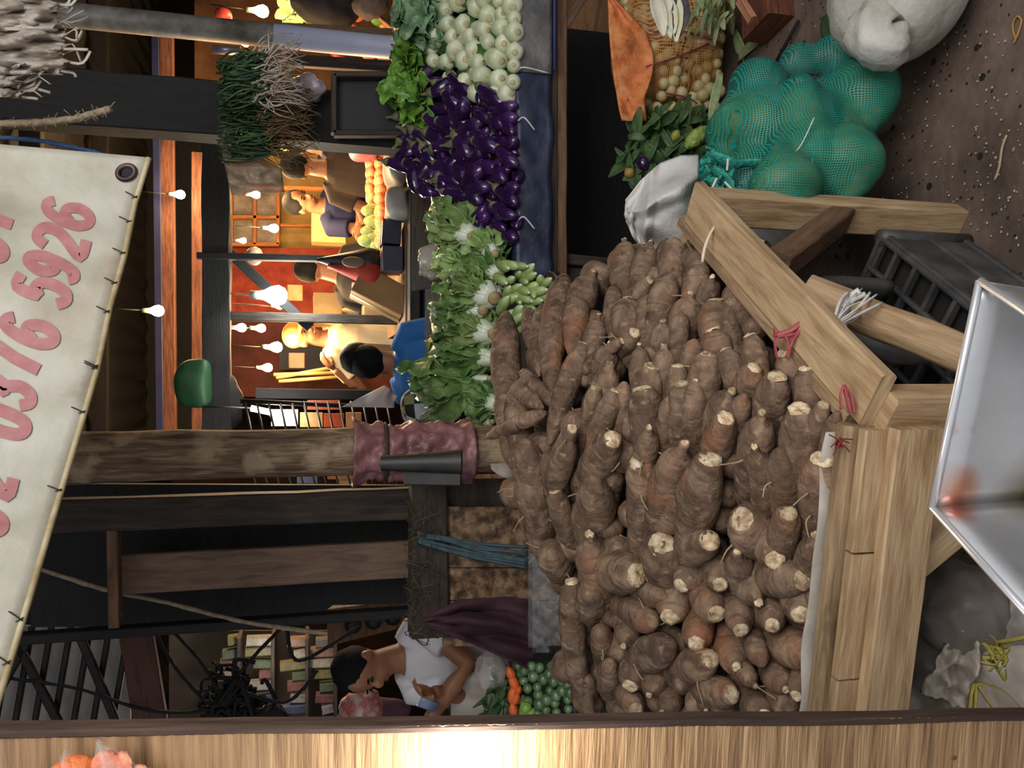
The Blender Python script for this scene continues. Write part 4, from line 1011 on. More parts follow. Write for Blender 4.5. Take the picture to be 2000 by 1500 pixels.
# --- bok choy
BOK = M('bok_choy_base', (166, 180, 132), (204, 210, 176), (226, 230, 208), scale=7, rough=.35, rnd=.08)
BOKC = M('bok_cut', (170, 154, 112), (200, 192, 154), scale=30, rough=.7)
BOKL = M('bok_leaf', (30, 58, 24), (52, 90, 36), (80, 120, 52), scale=10, rough=.45, rnd=.2)
BOKS = M('bok_stalk', (120, 150, 84), (160, 184, 124), scale=12, rough=.4)
rr = random.Random(44)
bk = darts([(812, 62), (850, -6), (1006, -6), (1006, 188), (930, 186), (862, 142), (820, 104)], 25, rr, 9000)
bi = []
for (ix, iy) in bk:
    t = st(ix) - .02; r = px(rr.uniform(14, 23), t); p = P(ix, iy, t); d = (p - CAM).normalized() + V((rr.uniform(-.25, .35), 0, rr.uniform(-.05, .5))); d.normalize()
    mb = MB(); q = [p + d * s for s in (-.030, -.027, -.018, 0, .03, .06, .09)]
    mb.tube(q, [r * .30, r * .66, r * .90, r, r * .9, r * .7, r * .5], 14, True, r * .12, 60, ix)
    o = mb.build('bok_choy', BOK); bi.append((ix, iy, o))
    mb = MB(); mb.tube([p - d * .029, p - d * .0315, p - d * .032], [r * .36, r * .32, r * .1], 10, True, .001, 80, iy); mb.build('cut_base', BOKC, o)
    mb = MB()
    for z in range(2):
        dd = d + V((rr.uniform(-.5, .5), 0, rr.uniform(0, .8))); leaf(mb, p + d * .06, dd, V((0, -.5, 1)), .13, .06, .2, .006, 30, 6, 4, .3, z + ix)
    mb.build('leaves', BOKL, o)
def rowlab(lst, x0, band, fmt, rev, cat, grp):
    rows = {}
    for e in lst: rows.setdefault(int(max(0, x0 - e[0]) // band), []).append(e)
    for k, es in rows.items():
        es.sort(key=lambda e: e[1] * (-1 if rev else 1))
        for i, e in enumerate(es):
            tag(e[2], fmt % ('last' if i == len(es) - 1 and i else ORD[min(i + 1, 20)], ORD[k + 1]), cat, grp)
rowlab(bi, 1010, 26, 'pale bok choy base, %s from the eggplants in the %s row above grey tarpaulin', True, 'bok choy', 'bok choy stacked on the vegetable stall')
# --- eggplants
CAL = M('eggplant_calyx', (74, 76, 50), (108, 110, 76), (96, 84, 72), scale=14, rough=.6, rnd=.15)
ek = darts([(800, 215), (838, 148), (900, 165), (960, 196), (1006, 196), (1014, 480), (962, 474), (905, 420), (850, 385), (792, 328), (790, 262)], 19, rr, 14000)
ei = []
for (ix, iy) in ek:
    t = st(ix) - .055 + rr.uniform(0, .05); p = P(ix, iy, t); r = px(rr.uniform(12.5, 17.5), t)
    f = min(1, max(0, (ix - 850) / 110.0))
    vd = (p - CAM).normalized()
    lat = V((rr.uniform(-1, 1), rr.uniform(-.3, .3), rr.uniform(-1, .3)))
    if f < .5: lat = V((rr.uniform(-1, 1), rr.uniform(-.2, .2), rr.uniform(-.9, .35)))
    d = (vd * (-(0.25 + .5 * f)) + lat * (.75 - .25 * f) + V((0, 0, -.12))).normalized()    # towards the blossom end
    ln = rr.uniform(.13, .18)
    bend = V((rr.uniform(-1, 1), 0, rr.uniform(-1, 1))) * .015
    e1 = p + d * (.02 + (1 - f) * .055); e0 = e1 - d * ln
    q = [e0.lerp(e1, s / 10) + bend * math.sin(3.14 * s / 10) for s in range(11)]
    mb = MB(); mb.tube(q, [r * v for v in (.36, .56, .72, .84, .93, 1, 1, .97, .86, .62, .22)], 14, True); o = mb.build('eggplant', EGGM); ei.append((ix, iy, o))
    mb = MB(); dd = (q[0] - q[1]).normalized()
    mb.tube([q[0] + (q[1] - q[0]) * 1.3, q[0] + (q[1] - q[0]) * .6, q[0] - (q[1] - q[0]) * .2, q[0] + dd * .014, q[0] + dd * .03 + V((0, 0, .004))], [r * .66, r * .66, r * .40, r * .18, r * .17], 9, True, .002, 90, ix); mb.build('calyx', CAL, o)
rowlab(ei, 1018, 27, 'glossy purple eggplant, %s from the bok choy in the %s row above blue tarpaulin', False, 'eggplant', 'eggplants heaped on the vegetable stall')
# --- curly lettuce
LET = M('curly_lettuce', (62, 104, 32), (98, 144, 52), (140, 180, 84), scale=14, rough=.45, rnd=.1)
LETB = M('blue_green_lettuce', (66, 100, 66), (104, 138, 100), (150, 176, 144), scale=14, rough=.45, rnd=.1)
for k, (ix, iy, mt, lb) in enumerate(((808, 40, LETB, 'bluish green curly kale head at the top of bok choy pile'), (806, 118, LET, 'bright green curly lettuce head between grey pipe and dark box'), (798, 170, LET, 'curly lettuce head against the dark box above the eggplants'), (835, 30, LETB, 'pale frilly kale leaves tucked over the bok choy stack'), (830, 195, LET, 'small curly lettuce bunch lowest beside the eggplant heap'))):
    c_ = P(ix - 14, iy, st(ix) - .10); mb = MB()
    for z in range(26):
        d = V((rr.uniform(-1, 1), rr.uniform(-1, .3), rr.uniform(-.5, 1))).normalized()
        leaf(mb, c_ + V((0, .04, -.03)), d, V((rr.uniform(-.3, .3), -.6, .8)), rr.uniform(.10, .15), rr.uniform(.08, .12), .3, .034, 46, 10, 9, .2, z * 3.1 + k)
    tag(mb.build('curly_lettuce', mt), lb, 'lettuce')
# --- pechay / napa heads
NAP = M('napa_leaf', (96, 124, 66), (136, 162, 98), (178, 196, 140), scale=9, rough=.45, rnd=.16, bump=.4, bscale=50)
NAPD = M('pechay_leaf', (62, 94, 46), (94, 128, 68), (140, 166, 104), scale=9, rough=.45, rnd=.16, bump=.4, bscale=50)
NAPW = M('napa_stalk', (184, 196, 160), (216, 222, 204), (228, 230, 222), scale=9, rough=.35)
NAPC = M('napa_cut', (140, 120, 80), (180, 164, 124), scale=40, rough=.8)
heads = [(934, 462, 862, 432, .055, NAP, 'white-ribbed napa cabbage touching the end of the eggplant heap'), (920, 522, 866, 486, .045, NAP, 'slim napa cabbage with bare white stalk beside clear plastic bag'),
         (978, 582, 900, 556, .065, NAP, 'broad napa cabbage with brown cut base above the cucumbers'), (972, 536, 925, 500, .04, NAPD, 'small napa cabbage at the upper edge of cucumbers'),
         (974, 496, 930, 470, .04, NAP, 'napa cabbage base beneath the last eggplants'), (972, 652, 884, 632, .058, NAP, 'wide white-stalked napa cabbage beside the longest cassava root'),
         (945, 605, 868, 600, .05, NAPD, 'yellow-green leafy cabbage in front of the blue sleeve'), (968, 700, 852, 690, .045, NAPD, 'dark leafy mustard bunch with long white rib under blue shirt'),
         (955, 742, 806, 746, .034, NAPD, 'long leafy bunch sticking upward from the end of cabbage row'), (972, 790, 928, 776, .04, NAPD, 'dark green drooping bunch beside the checked cloth'),
         (930, 640, 866, 650, .05, NAPD, 'crinkled green cabbage leaves just below the blue shirt'), (955, 822, 925, 815, .03, NAP, 'pale green bunch tip beside the wrapped post')]
for k, (bx, by, lx, ly, r, mt, lb) in enumerate(heads):
    b0 = P(bx + rr.uniform(-14, 6), by, st(bx) - rr.uniform(.06, .13)); l0 = P(lx, ly + rr.uniform(-14, 14), st(lx) - .01); d = (l0 - b0); ln = d.length + .015; d.normalize(); a, b = frame_for(d, V((0, -1, .2)))
    nm = 'napa_cabbage' if mt is NAP else 'mustard_bunch'
    root = thing(nm, lb, 'cabbage', b0)
    mw, ml = MB(), MB()
    for z in range(17):
        an = z * 2.4; ring = .35 + .65 * (z / 17); e = a * math.cos(an) + b * math.sin(an)
        s0 = b0 + e * r * .35 * ring; s1 = b0 + d * ln * .34 + e * r * (.75 * ring + .1)
        mw.tube([s0, s0.lerp(s1, .35) + e * r * .25, s1, s1 + d * ln * .32 + e * r * .3], [(r * .30, r * .16), (r * .40, r * .16), (r * .20, r * .08), (r * .05, r * .03)], 8, True, lat=d.cross(e))
        leaf(ml, s0.lerp(s1, .30) + e * r * .02, d + e * (.2 + .6 * ring) + V((rr.uniform(-.15, .15), 0, rr.uniform(-.2, .1))), e, ln * rr.uniform(.62, .88), r * 2.8, .4, .040, 26, 12, 10, .30, z + k * 5)
    mw.build('white_stalk', NAPW, root); ml.build('leaves', mt, root)
    mc = MB(); mc.ell(b0 - d * .004, (r * .42, r * .42, r * .42), None, 10, 7, .004, 60); mc.build('cut_base', NAPC, root)
# --- cucumbers
CUC = M('pale_cucumber', (110, 140, 72), (148, 172, 104), (182, 198, 142), scale=8, rough=.4, rnd=.15)
ck = darts([(978, 512), (1040, 520), (1072, 545), (1070, 592), (1040, 640), (1000, 622), (985, 580)], 15, rr, 5000)
ci = []
for (ix, iy) in ck:
    t = 2.72 + rr.uniform(-.03, .02) - (ix - 1000) * .0006; p = P(ix, iy, t); d = ((p - CAM).normalized() + V((rr.uniform(-.7, .5), 0, rr.uniform(-.1, .9)))).normalized(); r = px(rr.uniform(8, 11), t)
    q = [p + d * (s * .012 - .02) for s in range(9)]; mb = MB(); mb.tube(q, [r * v for v in (.3, .75, .95, 1, 1, 1, .95, .8, .4)], 12); o = mb.build('small_cucumber', CUC); ci.append((ix, iy, o))
    mb = MB(); mb.ell(q[0], (r * .34, r * .34, r * .34), None, 8, 5); mb.build('stem_end', NAPW, o)
rowlab(ci, 1075, 24, 'pale green cucumber, %s from the blue tarpaulin in the %s row above cassava', False, 'cucumber', 'small cucumbers heaped at the end of the stall')
# clear bag behind cabbages
FILM = M('milky_film', (214, 206, 196), rough=.2, alpha=.45, spec=.8, bump=.4, bscale=40)
lump('plastic_bag', 862, 512, 3.3, .07, .06, .10, FILM, 'crumpled clear plastic bag behind the napa cabbages', 'bag', 4.4, .35)
# ================================================================ NEAR STALL FRAME (behind the cassava)
PEEL = wood('peeling_post', (66, 50, 38), (112, 90, 68), (156, 132, 104), scale=1.3, bump=.5, rnd=0)
blotch(PEEL, (172, 152, 122), 8, .54, .62, .75, coord='Object'); blotch(PEEL, (30, 24, 20), 5, .62, .7, .8, (1, 1, .6))
def vpost(x, y, z0, z1, w_, d_, mat, name, label, cat, wob=.004, round_=False, seed=1):
    mb = MB()
    if round_:
        n = 24; mb.tube([V((x, y, z0 + (z1 - z0) * i / n)) for i in range(n + 1)], [w_ / 2] * (n + 1), 18, True, wob, 6, seed)
    else: mb.beam(V((x, y, z0)), V((x, y, z1)), w_, d_, V((0, 1, 0)), .006, wob, seed=seed)
    return tag(mb.build(name, mat, ang=None if round_ else 40), label, cat)
PX = onY(600, 884, 2.42).x
vpost(PX, 2.42, 0, 3.3, px(90, 2.42) * 1.03, .13, PEEL, 'wooden_post', 'thick weathered post with peeling bark behind the cassava heap', 'post', .008, True)
PLUM = M('plum_plastic', (84, 50, 54), (128, 84, 86), (150, 106, 104), scale=7, rough=.45, bump=.6, bscale=28)
mb = MB()
def wrap(u, v):
    zt_, zb_ = onY(690, 870, 2.34).z, onY(930, 870, 2.34).z
    z = zt_ + (zb_ - zt_) * u; an = math.pi * (-.05 + 1.15 * v); flare = .008 + .03 * max(0, .14 - u) * 4 + .035 * max(0, u - .35) * v
    r = px(45, 2.42) + flare + .010 * noise.noise(V((u * 9, v * 7, 2))) + .022 * (1 - abs(noise.noise(V((u * 4, v * 6, 9))))) + .008 * noise.noise(V((u * 22, v * 14, 4))) - .012
    if abs(u - .27) < .03: r -= .014
    return V((PX + r * math.cos(an), 2.42 - r * math.sin(an), z))
mb.grid(wrap, 46, 40, .002); w_ = mb.build('plastic_wrap', PLUM); tag(w_, 'crinkled plum plastic sheet tied around the weathered post', 'plastic sheet')
mb = MB(); z = wrap(.27, .5).z; mb.tube([V((PX + (px(45, 2.42) + .012) * math.cos(a), 2.42 - (px(45, 2.42) + .012) * math.sin(a), z)) for a in [math.pi * (i / 16) for i in range(17)]], .006, 6); mb.build('tie_band', M('tie_band', (50, 44, 40), rough=.8), w_)
p0 = P(745, 905, 2.25); p1 = P(902, 902, 2.25)
mb = MB(); mb.tube([p0, p0.lerp(p1, .5), p1], [.022, .028, .036], 16, False); mb.tube([p1, p0.lerp(p1, .5), p0], [.033, .025, .019], 16, False); mb.beam(P(790, 930, 2.27), P(900, 932, 2.25), .05, .02, V((0, -1, 0)))
tag(mb.build('rolled_rubber', M('black_rubber', (26, 24, 24), (46, 42, 40), scale=12, rough=.5), ang=40), 'black rubber roll strapped against the weathered post', 'rubber roll')
def panel(pxs, y, th, mat, name, label=None, cat=None, parent=None):
    pts = [onY(a, b, y) for a, b in pxs]; mb = MB(); mb.poly(pts, V((0, -1, 0)), th)
    o = mb.build(name, mat, parent, smooth=False)
    return tag(o, label, cat) if label else o
bk = thing('stall_partition', 'dark timber stall partition with pale plank and upright studs', 'partition', V((onY(900, 1100, 2.75).x, 2.75, 0)))
q = onY(600, 1100, 2.8)
panel([(60, 945), (60, 1225), (600, 1222), (650, 1182), (1200, 1172), (1200, 950)], 2.82, .03, W_BLACK, 'dark_board', parent=bk)
mb = MB(); mb.beam(V((onY(500, 993, 2.6).x, 2.6, 0)), V((onY(500, 993, 2.6).x, 2.6, 3.2)), px(58, 2.65), .06, V((0, 1, 0)), .004, .004); mb.build('stud', W_DARK, bk, ang=40)
mb = MB(); xx = onY(500, 1107, 2.68).x; mb.beam(V((xx, 2.68, onY(805, 1100, 2.68).z)), V((xx, 2.68, onY(238, 1100, 2.68).z)), px(70, 2.72), .03, V((0, 1, 0)), .003, .001); mb.build('pale_plank', wood('dull_plank', (84, 64, 52), (112, 88, 72), (128, 102, 84)), bk, ang=40)
mb = MB(); mb.beam(onY(222, 1028, 2.6), onY(226, 1222, 2.6), .055, .03, Z, .003); mb.build('crosspiece', W_BROWN, bk, ang=40)
mb = MB(); mb.beam(onY(500, 1215, 2.7) + V((0, 0, 1.2)), V((onY(500, 1215, 2.7).x, 2.7, 0.8)), .03, .05, V((0, 1, 0)), .003); mb.build('stud', W_BLACK, bk, ang=40)
sl = thing('stall_sill', 'grimy timber sill beam with brown stained board front below', 'sill', V((onY(900, 1110, 2.5).x, 2.5, 0)))
mb = MB(); a, b = onY(836, 925, 2.5), onY(828, 1238, 2.5); b.z = a.z; mb.beam(a, b, .10, px(70, 2.55), Z, .006, .006); mb.build('sill_beam', W_DARK, sl, ang=40)
STAIN = M('stained_plywood', (58, 40, 28), (104, 78, 56), (150, 122, 94), scale=26, rough=.75, bump=.3, detail=3, pos=[.36, .48, .62])
for (y0_, y1_) in ((990, 1108), (1110, 1172), (1174, 1262)):
    panel([(866, y0_), (866, y1_), (1130, y1_), (1130, y0_)], 2.47, .02, STAIN, 'front_plank', parent=sl)
panel([(866, 935), (866, 990), (1130, 990), (1130, 935)], 2.50, .02, W_DARK, 'front_plank', parent=sl)
rr = random.Random(91)
FR = M('frayed_sacking', (40, 34, 26), (66, 56, 42), (92, 82, 62), scale=20, rough=.9)
mb = MB()
for k in range(60):
    a = onY(806 + rr.uniform(-12, 12), rr.uniform(990, 1255), 2.44); q = bez([a, a + V((rr.uniform(-.03, .03), -.01, rr.uniform(-.05, .02))), a + V((rr.uniform(-.05, .05), -.02, rr.uniform(-.10, .0)))], 6); mb.tube(q, rr.uniform(.0008, .002), 4)
fs_ = mb.build('frayed_sacking', FR); fs_['kind'] = 'stuff'; tag(fs_, 'frayed tan sacking fibres along the top of the grimy sill', 'fibres')
MAR = M('maroon_cloth', (34, 16, 24), (54, 26, 36), (66, 36, 46), scale=6, rough=.85, bump=.3, bscale=30)
def mar(u, v):
    e0 = [(826, 1205), (900, 1170), (1000, 1165), (1042, 1172), (1060, 1215)]; e1 = [(835, 1225), (905, 1250), (960, 1275), (1040, 1310), (1110, 1312)]
    def el(e, s):
        f = s * (len(e) - 1); a = min(int(f), len(e) - 2); return (e[a][0] + (e[a + 1][0] - e[a][0]) * (f - a), e[a][1] + (e[a + 1][1] - e[a][1]) * (f - a))
    a, b = el(e0, u), el(e1, u); ix, iy = a[0] + (b[0] - a[0]) * v, a[1] + (b[1] - a[1]) * v
    return onY(ix, iy, 2.38 + .05 * noise.noise(V((u * 4, v * 5, 1))) + .03 * math.sin(v * 9 + u * 3) * u)
mb = MB(); mb.grid(mar, 36, 30, .004); tag(mb.build('maroon_cloth', MAR), 'dark maroon cloth draped from the grimy sill over vegetables', 'cloth')
TW = M('teal_twine', (28, 50, 58), (52, 78, 86), scale=30, rough=.6)
mb = MB()
for k in range(7):
    q = bez([onY(815, 1040 + k * 3, 2.43), onY(870, 1048 + k * 4 + rr.uniform(-5, 5), 2.42), onY(940, 1062 + k * 5, 2.40), onY(1035, 1072 + k * 7 + rr.uniform(-8, 8), 2.36)], 16); mb.tube(q, [(.006, .0015)] * len(q), 5)
tag(mb.build('teal_twine', TW), 'teal plastic twine strands strung down across the stained board', 'twine')
PACK = M('clear_tray', (226, 230, 232), rough=.10, alpha=.07, spec=1.0, bump=.9, bscale=34)
mb = MB()
def tray(u, v):
    return onY(1040 + 70 * u, 1035 + 240 * v, 2.28 + .02 * math.sin(v * 40) * math.sin(u * 9) + .012 * noise.noise(V((u * 9, v * 20, 3))))
mb.grid(tray, 20, 60, .002); mb.grid(lambda u, v: tray(u, v) + V((0, .05, 0)), 10, 20, .002); tag(mb.build('clear_tray', PACK), 'shiny clear plastic tray pack standing behind the cassava roots', 'tray')
mb = MB(); leaf(mb, onY(958, 905, 2.36), V((.1, -.1, -1)), V((0, -1, 0)), .12, .10, .2, .02, 30, 8, 6, .2, 3); tag(mb.build('paper_scrap', M('dirty_white_scrap', (120, 110, 96), (176, 168, 156), scale=10, rough=.7)), 'dirty white scrap hanging beside the cassava crown and black roll', 'scrap')
# tray of small round aubergines, carrots and chillies at the stall end
vt = thing('produce_tray', 'shallow black tray of green vegetables sloping at the stall end', 'tray', P(1110, 1350, 2.3))
a0, a1, a2, a3 = P(1122, 1262, 2.22), P(1122, 1440, 2.22), P(965, 1440, 2.75), P(965, 1262, 2.75)
mb = MB(); mb.poly([a0, a1, a2, a3], (a1 - a0).cross(a2 - a1) * (1 if (a1 - a0).cross(a2 - a1).z > 0 else -1), .01); mb.build('tray_bed', BLACK, vt, smooth=False)
mb = MB(); mb.tube([a0, a1], .006, 8); mb.build('tray_rim', M('grey_edge', (70, 72, 84), rough=.5), vt)
mb = MB(); mb.poly([a0 - V((0, 0, .002)), a1 - V((0, 0, .002)), a1 - V((0, 0, .2)), a0 - V((0, 0, .2))], V((0, -1, 0)), .01); mb.build('tray_front', BLACK, vt, smooth=False)
RG = M('green_round_aubergine', (46, 72, 42), (84, 112, 74), (140, 160, 124), scale=9, rough=.22, rnd=.2, stretch=(1, 1, .5))
gi = []
for (ix, iy) in darts([(1012, 1300), (1115, 1296), (1117, 1408), (1020, 1408), (1004, 1350)], 14.5, rr, 6000):
    t = 2.22 + (1118 - ix) / 155 * .5 - .025; r = px(rr.uniform(9, 12.5), t); p = P(ix, iy, t); mb = MB(); mb.ell(p, (r, r, r * rr.uniform(.9, 1.1)), None, 14, 9); o = mb.build('round_aubergine', RG); gi.append((ix, iy, o))
rowlab(gi, 1119, 19, 'small round green aubergine, %s from the maroon cloth in the %s row above tray rim', False, 'aubergine', 'round green aubergines in the end tray')
CA_ = M('carrot_orange', (206, 84, 30), (226, 112, 50), scale=14, rough=.5, rnd=.1)
for k, (x0, y0, x1, y1) in enumerate(((992, 1302, 1004, 1330), (996, 1315, 1012, 1352), (1006, 1345, 1020, 1350), (1012, 1350, 1002, 1378), (1000, 1372, 1006, 1402), (1004, 1340, 998, 1375))):
    t = 2.5; veg('carrot', P(x0, y0, t), P(x1, y1, t), .015, CA_, '%s short orange carrot from the maroon cloth in the row across the tray' % ORD[k + 1], 'carrot')
CH = M('light_green_pepper', (96, 140, 50), (140, 176, 84), scale=12, rough=.3)
for k, (x0, y0, x1, y1) in enumerate(((1020, 1372, 1034, 1392), (1018, 1388, 1032, 1408), (1030, 1385, 1042, 1400))):
    veg('green_pepper', P(x0, y0, 2.42), P(x1, y1, 2.42), .02, CH, '%s light green pepper from the carrots in the small group by the board' % ORD[k + 1], 'pepper')
mb = MB()
for k in range(60):
    p = P(rr.uniform(960, 990), rr.uniform(1325, 1405), 2.6); leaf(mb, p, V((rr.uniform(-1, 1), -.5, rr.uniform(-.3, 1))), V((0, -1, .4)), rr.uniform(.05, .1), .018, .3, .004, 40, 5, 3, .2, k)
o = mb.build('spring_greens', LEAFD); o['kind'] = 'stuff'; tag(o, 'dark feathery greens lying behind carrots at the tray back', 'greens')
lump('plastic_bag', 962, 1310, 2.62, .06, .05, .05, CLEAR, 'small clear plastic bag between maroon cloth and carrots', 'bag', 2.2, .4)
# ================================================================ PEOPLE
SKIN = M('skin_tan', (136, 92, 66), (156, 108, 80), scale=6, rough=.5); SKIN2 = M('skin_brown', (112, 74, 54), (134, 90, 66), scale=6, rough=.5)
HAIR = M('black_hair', (10, 9, 11), (18, 16, 19), scale=30, rough=.8, spec=.2, bump=.4, bscale=60, stretch=(1, 1, .2))
def ik(a, b, l1, l2, hint):
    d = b - a; L = min(d.length, (l1 + l2) * .995); d.normalize(); x = (l1 * l1 - l2 * l2 + L * L) / (2 * L); h = math.sqrt(max(0, l1 * l1 - x * x))
    n_ = hint - d * hint.dot(d); n_.normalize(); return a + d * x + n_ * h, a + d * L
def person(label, x, y, H, yaw, lean=0., head_yaw=0., head_pitch=0., wrists=None, shirt=None, pants=None, skin=SKIN, hair='short', cap=None, z0=0., sleeve=.45, sit=False, face=True, side_tilt=0., name='person', facing=None):
    f = V((math.sin(yaw), -math.cos(yaw), 0)); l = V((f.y, -f.x, 0)) * -1     # l towards the person's own left seen from the front ... fixed lateral axis
    s = H / 1.7; up = V((0, 0, 1))
    pel = V((x, y, z0 + (.50 * H if not sit else .28 * H)))
    spine = (up * math.cos(lean) + f * math.sin(lean) + l * side_tilt).normalized(); sf = (f * math.cos(lean) - up * math.sin(lean)).normalized()
    wa = pel + spine * .12 * s; ch = pel + spine * .34 * s; sh = pel + spine * .50 * s; nk = sh + spine * .05 * s
    hf = Quaternion(up, head_yaw) @ sf; hf = (hf - up * (math.sin(head_pitch) * 1.0)).normalized(); hup = (spine * .5 + up * .5); hl = hup.cross(hf).normalized(); hup = hf.cross(hl).normalized()
    hc = nk + (spine * .5 + up * .5).normalized() * .145 * s + hf * .03 * s
    rt = thing(name, label, 'person', V((x, y, z0)))
    hr = Matrix((hl, hf, hup)).transposed()
    mb = MB()
    mb.tube([pel - spine * .05 * s, pel + spine * .04 * s, wa, ch, sh - spine * .03 * s, sh + spine * .03 * s], [(.15 * s, .10 * s), (.155 * s, .10 * s), (.135 * s, .09 * s), (.160 * s, .105 * s), (.15 * s, .085 * s), (.07 * s, .06 * s)], 20, True, lat=l)
    mb.tube([sh, nk + spine * .03 * s, hc - hup * .04 * s], [.065 * s, .056 * s, .056 * s], 14)
    mb.ell(hc + hup * .02 * s - hf * .008 * s, (.074 * s, .094 * s, .098 * s), hr, 22, 14); mb.ell(hc - hup * .048 * s + hf * .022 * s, (.056 * s, .062 * s, .066 * s), hr, 18, 12)
    mb.ell(hc + hf * .092 * s - hup * .022 * s, (.014 * s, .018 * s, .024 * s), hr, 10, 8); mb.ell(hc + hf * .075 * s + hup * .002 * s, (.010 * s, .016 * s, .03 * s), hr, 8, 6)
    for k in (-1, 1): mb.ell(hc + hl * (.076 * s * k) - hup * .012 * s - hf * .012 * s, (.010 * s, .020 * s, .032 * s), hr, 10, 8)
    arms = []
    for k in (-1, 1):
        S = sh + l * (.175 * s * k) - spine * .035 * s
        w0 = (wrists or {}).get(k)
        W = S + f * .05 * s + l * (.06 * k * s) - up * .50 * s if w0 is None else w0
        E, W = ik(S, W, .285 * s, .25 * s, (-up * .7 - f * .4 + l * (.5 * k)))
        arms.append((k, S, E, W))
        mb.tube([sh + l * (.09 * s * k), S, S.lerp(E, .4), E, E.lerp(W, .35), W], [.055 * s, .054 * s, .045 * s, .037 * s, .037 * s, .026 * s], 14)
        d = (W - E).normalized(); pn_ = (l * -k * .8 + f * .2); pn_ = (pn_ - d * pn_.dot(d)).normalized(); pw = d.cross(pn_).normalized()
        hm = Matrix((pw, pn_, d)).transposed()
        mb.ell(W + d * .05 * s, (.038 * s, .016 * s, .05 * s), hm, 12, 9)
        for j, (o_, ln) in enumerate(((-.029, .066), (-.010, .075), (.010, .070), (.028, .055))):
            b0 = W + d * .085 * s + pw * (o_ * s); b1 = b0 + d * ln * .5 * s + pn_ * .010 * s; b2 = b1 + d * ln * .36 * s + pn_ * .026 * s
            mb.tube([b0 - d * .02 * s, b0, b1, b2], [.0095 * s, .0095 * s, .0088 * s, .0070 * s], 8)
        t0 = W + d * .03 * s - pw * .034 * s; mb.tube([t0, t0 + d * .03 * s - pw * .018 * s + pn_ * .012 * s, t0 + d * .055 * s - pw * .018 * s + pn_ * .028 * s], [.012 * s, .0105 * s, .008 * s], 8)
    legs = []
    for k in (-1, 1):
        hp = pel + l * (.085 * s * k) - up * .03 * s
        if sit: kn = hp + f * .40 * s - up * .02; an = kn - up * (kn.z - z0 - .08 * s)
        else: kn = V((hp.x, hp.y, z0 + .27 * H)) + f * .02 * s; an = V((hp.x, hp.y, z0 + .05 * H))
        legs.append((hp, kn, an)); mb.tube([hp, hp.lerp(kn, .5), kn, kn.lerp(an, .4), an], [.085 * s, .075 * s, .055 * s, .052 * s, .038 * s], 14); 
        mb.ell(an + f * .06 * s - up * (.03 * s), (.045 * s, .125 * s, .042 * s), Matrix((l, f, up)).transposed(), 14, 9)
    mb.build('body', skin, rt, remesh=.0085, sm=2)
    if shirt:
        mb = MB(); e = 1.13
        mb.tube([pel - spine * .06 * s, pel + spine * .04 * s, wa, ch, sh - spine * .03 * s, sh + spine * .025 * s], [(.172 * s, .124 * s), (.174 * s, .124 * s), (.158 * s, .115 * s), (.178 * s, .125 * s), (.165 * s, .105 * s), (.078 * s, .07 * s)], 22, True, .012, 9, x * 7, lat=l)
        for k, S, E, W in arms:
            pts = [sh + l * (.08 * s * k) - spine * .01 * s, S + spine * .004, S.lerp(E, min(1, sleeve * 1.0))]; rd = [.07 * s, .069 * s, .066 * s]
            if sleeve > 1: pts = [sh + l * (.08 * s * k) - spine * .01 * s, S, S.lerp(E, .5), E, E.lerp(W, sleeve - 1)]; rd = [.07 * s, .069 * s, .06 * s, .055 * s, .044 * s]
            mb.tube(pts, rd, 16, True, .006, 14, k)
        mb.build('shirt', shirt, rt, remesh=.010, sm=3)
    if pants:
        mb = MB(); mb.tube([pel - up * .10 * s, pel, pel + spine * .06 * s], [(.15 * s, .12 * s), (.168 * s, .118 * s), (.155 * s, .11 * s)], 18, lat=l)
        for hp, kn, an in legs: mb.tube([hp, hp.lerp(kn, .5), kn, an + up * .03], [.10 * s, .09 * s, .07 * s, .06 * s], 16, True, .008, 9)
        mb.build('trousers', pants, rt, remesh=.012, sm=2)
    if hair:
        mb = MB(); mb.ell(hc + hup * .034 * s - hf * .020 * s, (.084 * s, .096 * s, .094 * s), hr, 26, 16, .006, 30)
        if hair == 'bob': mb.ell(hc - hup * .02 * s - hf * .035 * s, (.09 * s, .085 * s, .10 * s), hr, 26, 16, .006, 30)
        mb.build('hair', HAIR, rt)
    if cap:
        mb = MB(); mb.ell(hc + hup * .05 * s - hf * .008 * s, (.088 * s, .106 * s, .082 * s), hr, 24, 14); mb.tube([hc + hup * .045 * s + hf * .07 * s, hc + hup * .04 * s + hf * .17 * s], [(.075 * s, .010 * s), (.05 * s, .006 * s)], 16, lat=hl); mb.build('cap', cap, rt)
    EY = M('eye_dark', (18, 14, 12), rough=.3); LIP = M('lips', (122, 66, 58), rough=.5)
    if face:
        for k in (-1, 1):
            mb = MB(); mb.ell(hc + hl * (.030 * s * k) + hf * .078 * s + hup * .006 * s, (.013 * s, .008 * s, .007 * s), hr, 10, 7); mb.build('eye', EY, rt)
            mb = MB(); mb.ell(hc + hl * (.031 * s * k) + hf * .080 * s + hup * .024 * s, (.018 * s, .007 * s, .0035 * s), hr, 10, 6); mb.build('eyebrow', HAIR, rt)
        mb = MB(); mb.ell(hc + hf * .081 * s - hup * .062 * s, (.023 * s, .008 * s, .0075 * s), hr, 12, 7); mb.build('mouth', LIP, rt)
    return rt, dict(hc=hc, sh=sh, ch=ch, f=f, l=l, pel=pel, arms=arms, s=s, sf=sf)
def cloth(name, c, c2=None): return M(name, c, c2 or tuple(min(255, int(v * 1.15) + 4) for v in c), scale=5, rough=.85, bump=.15, bscale=40)
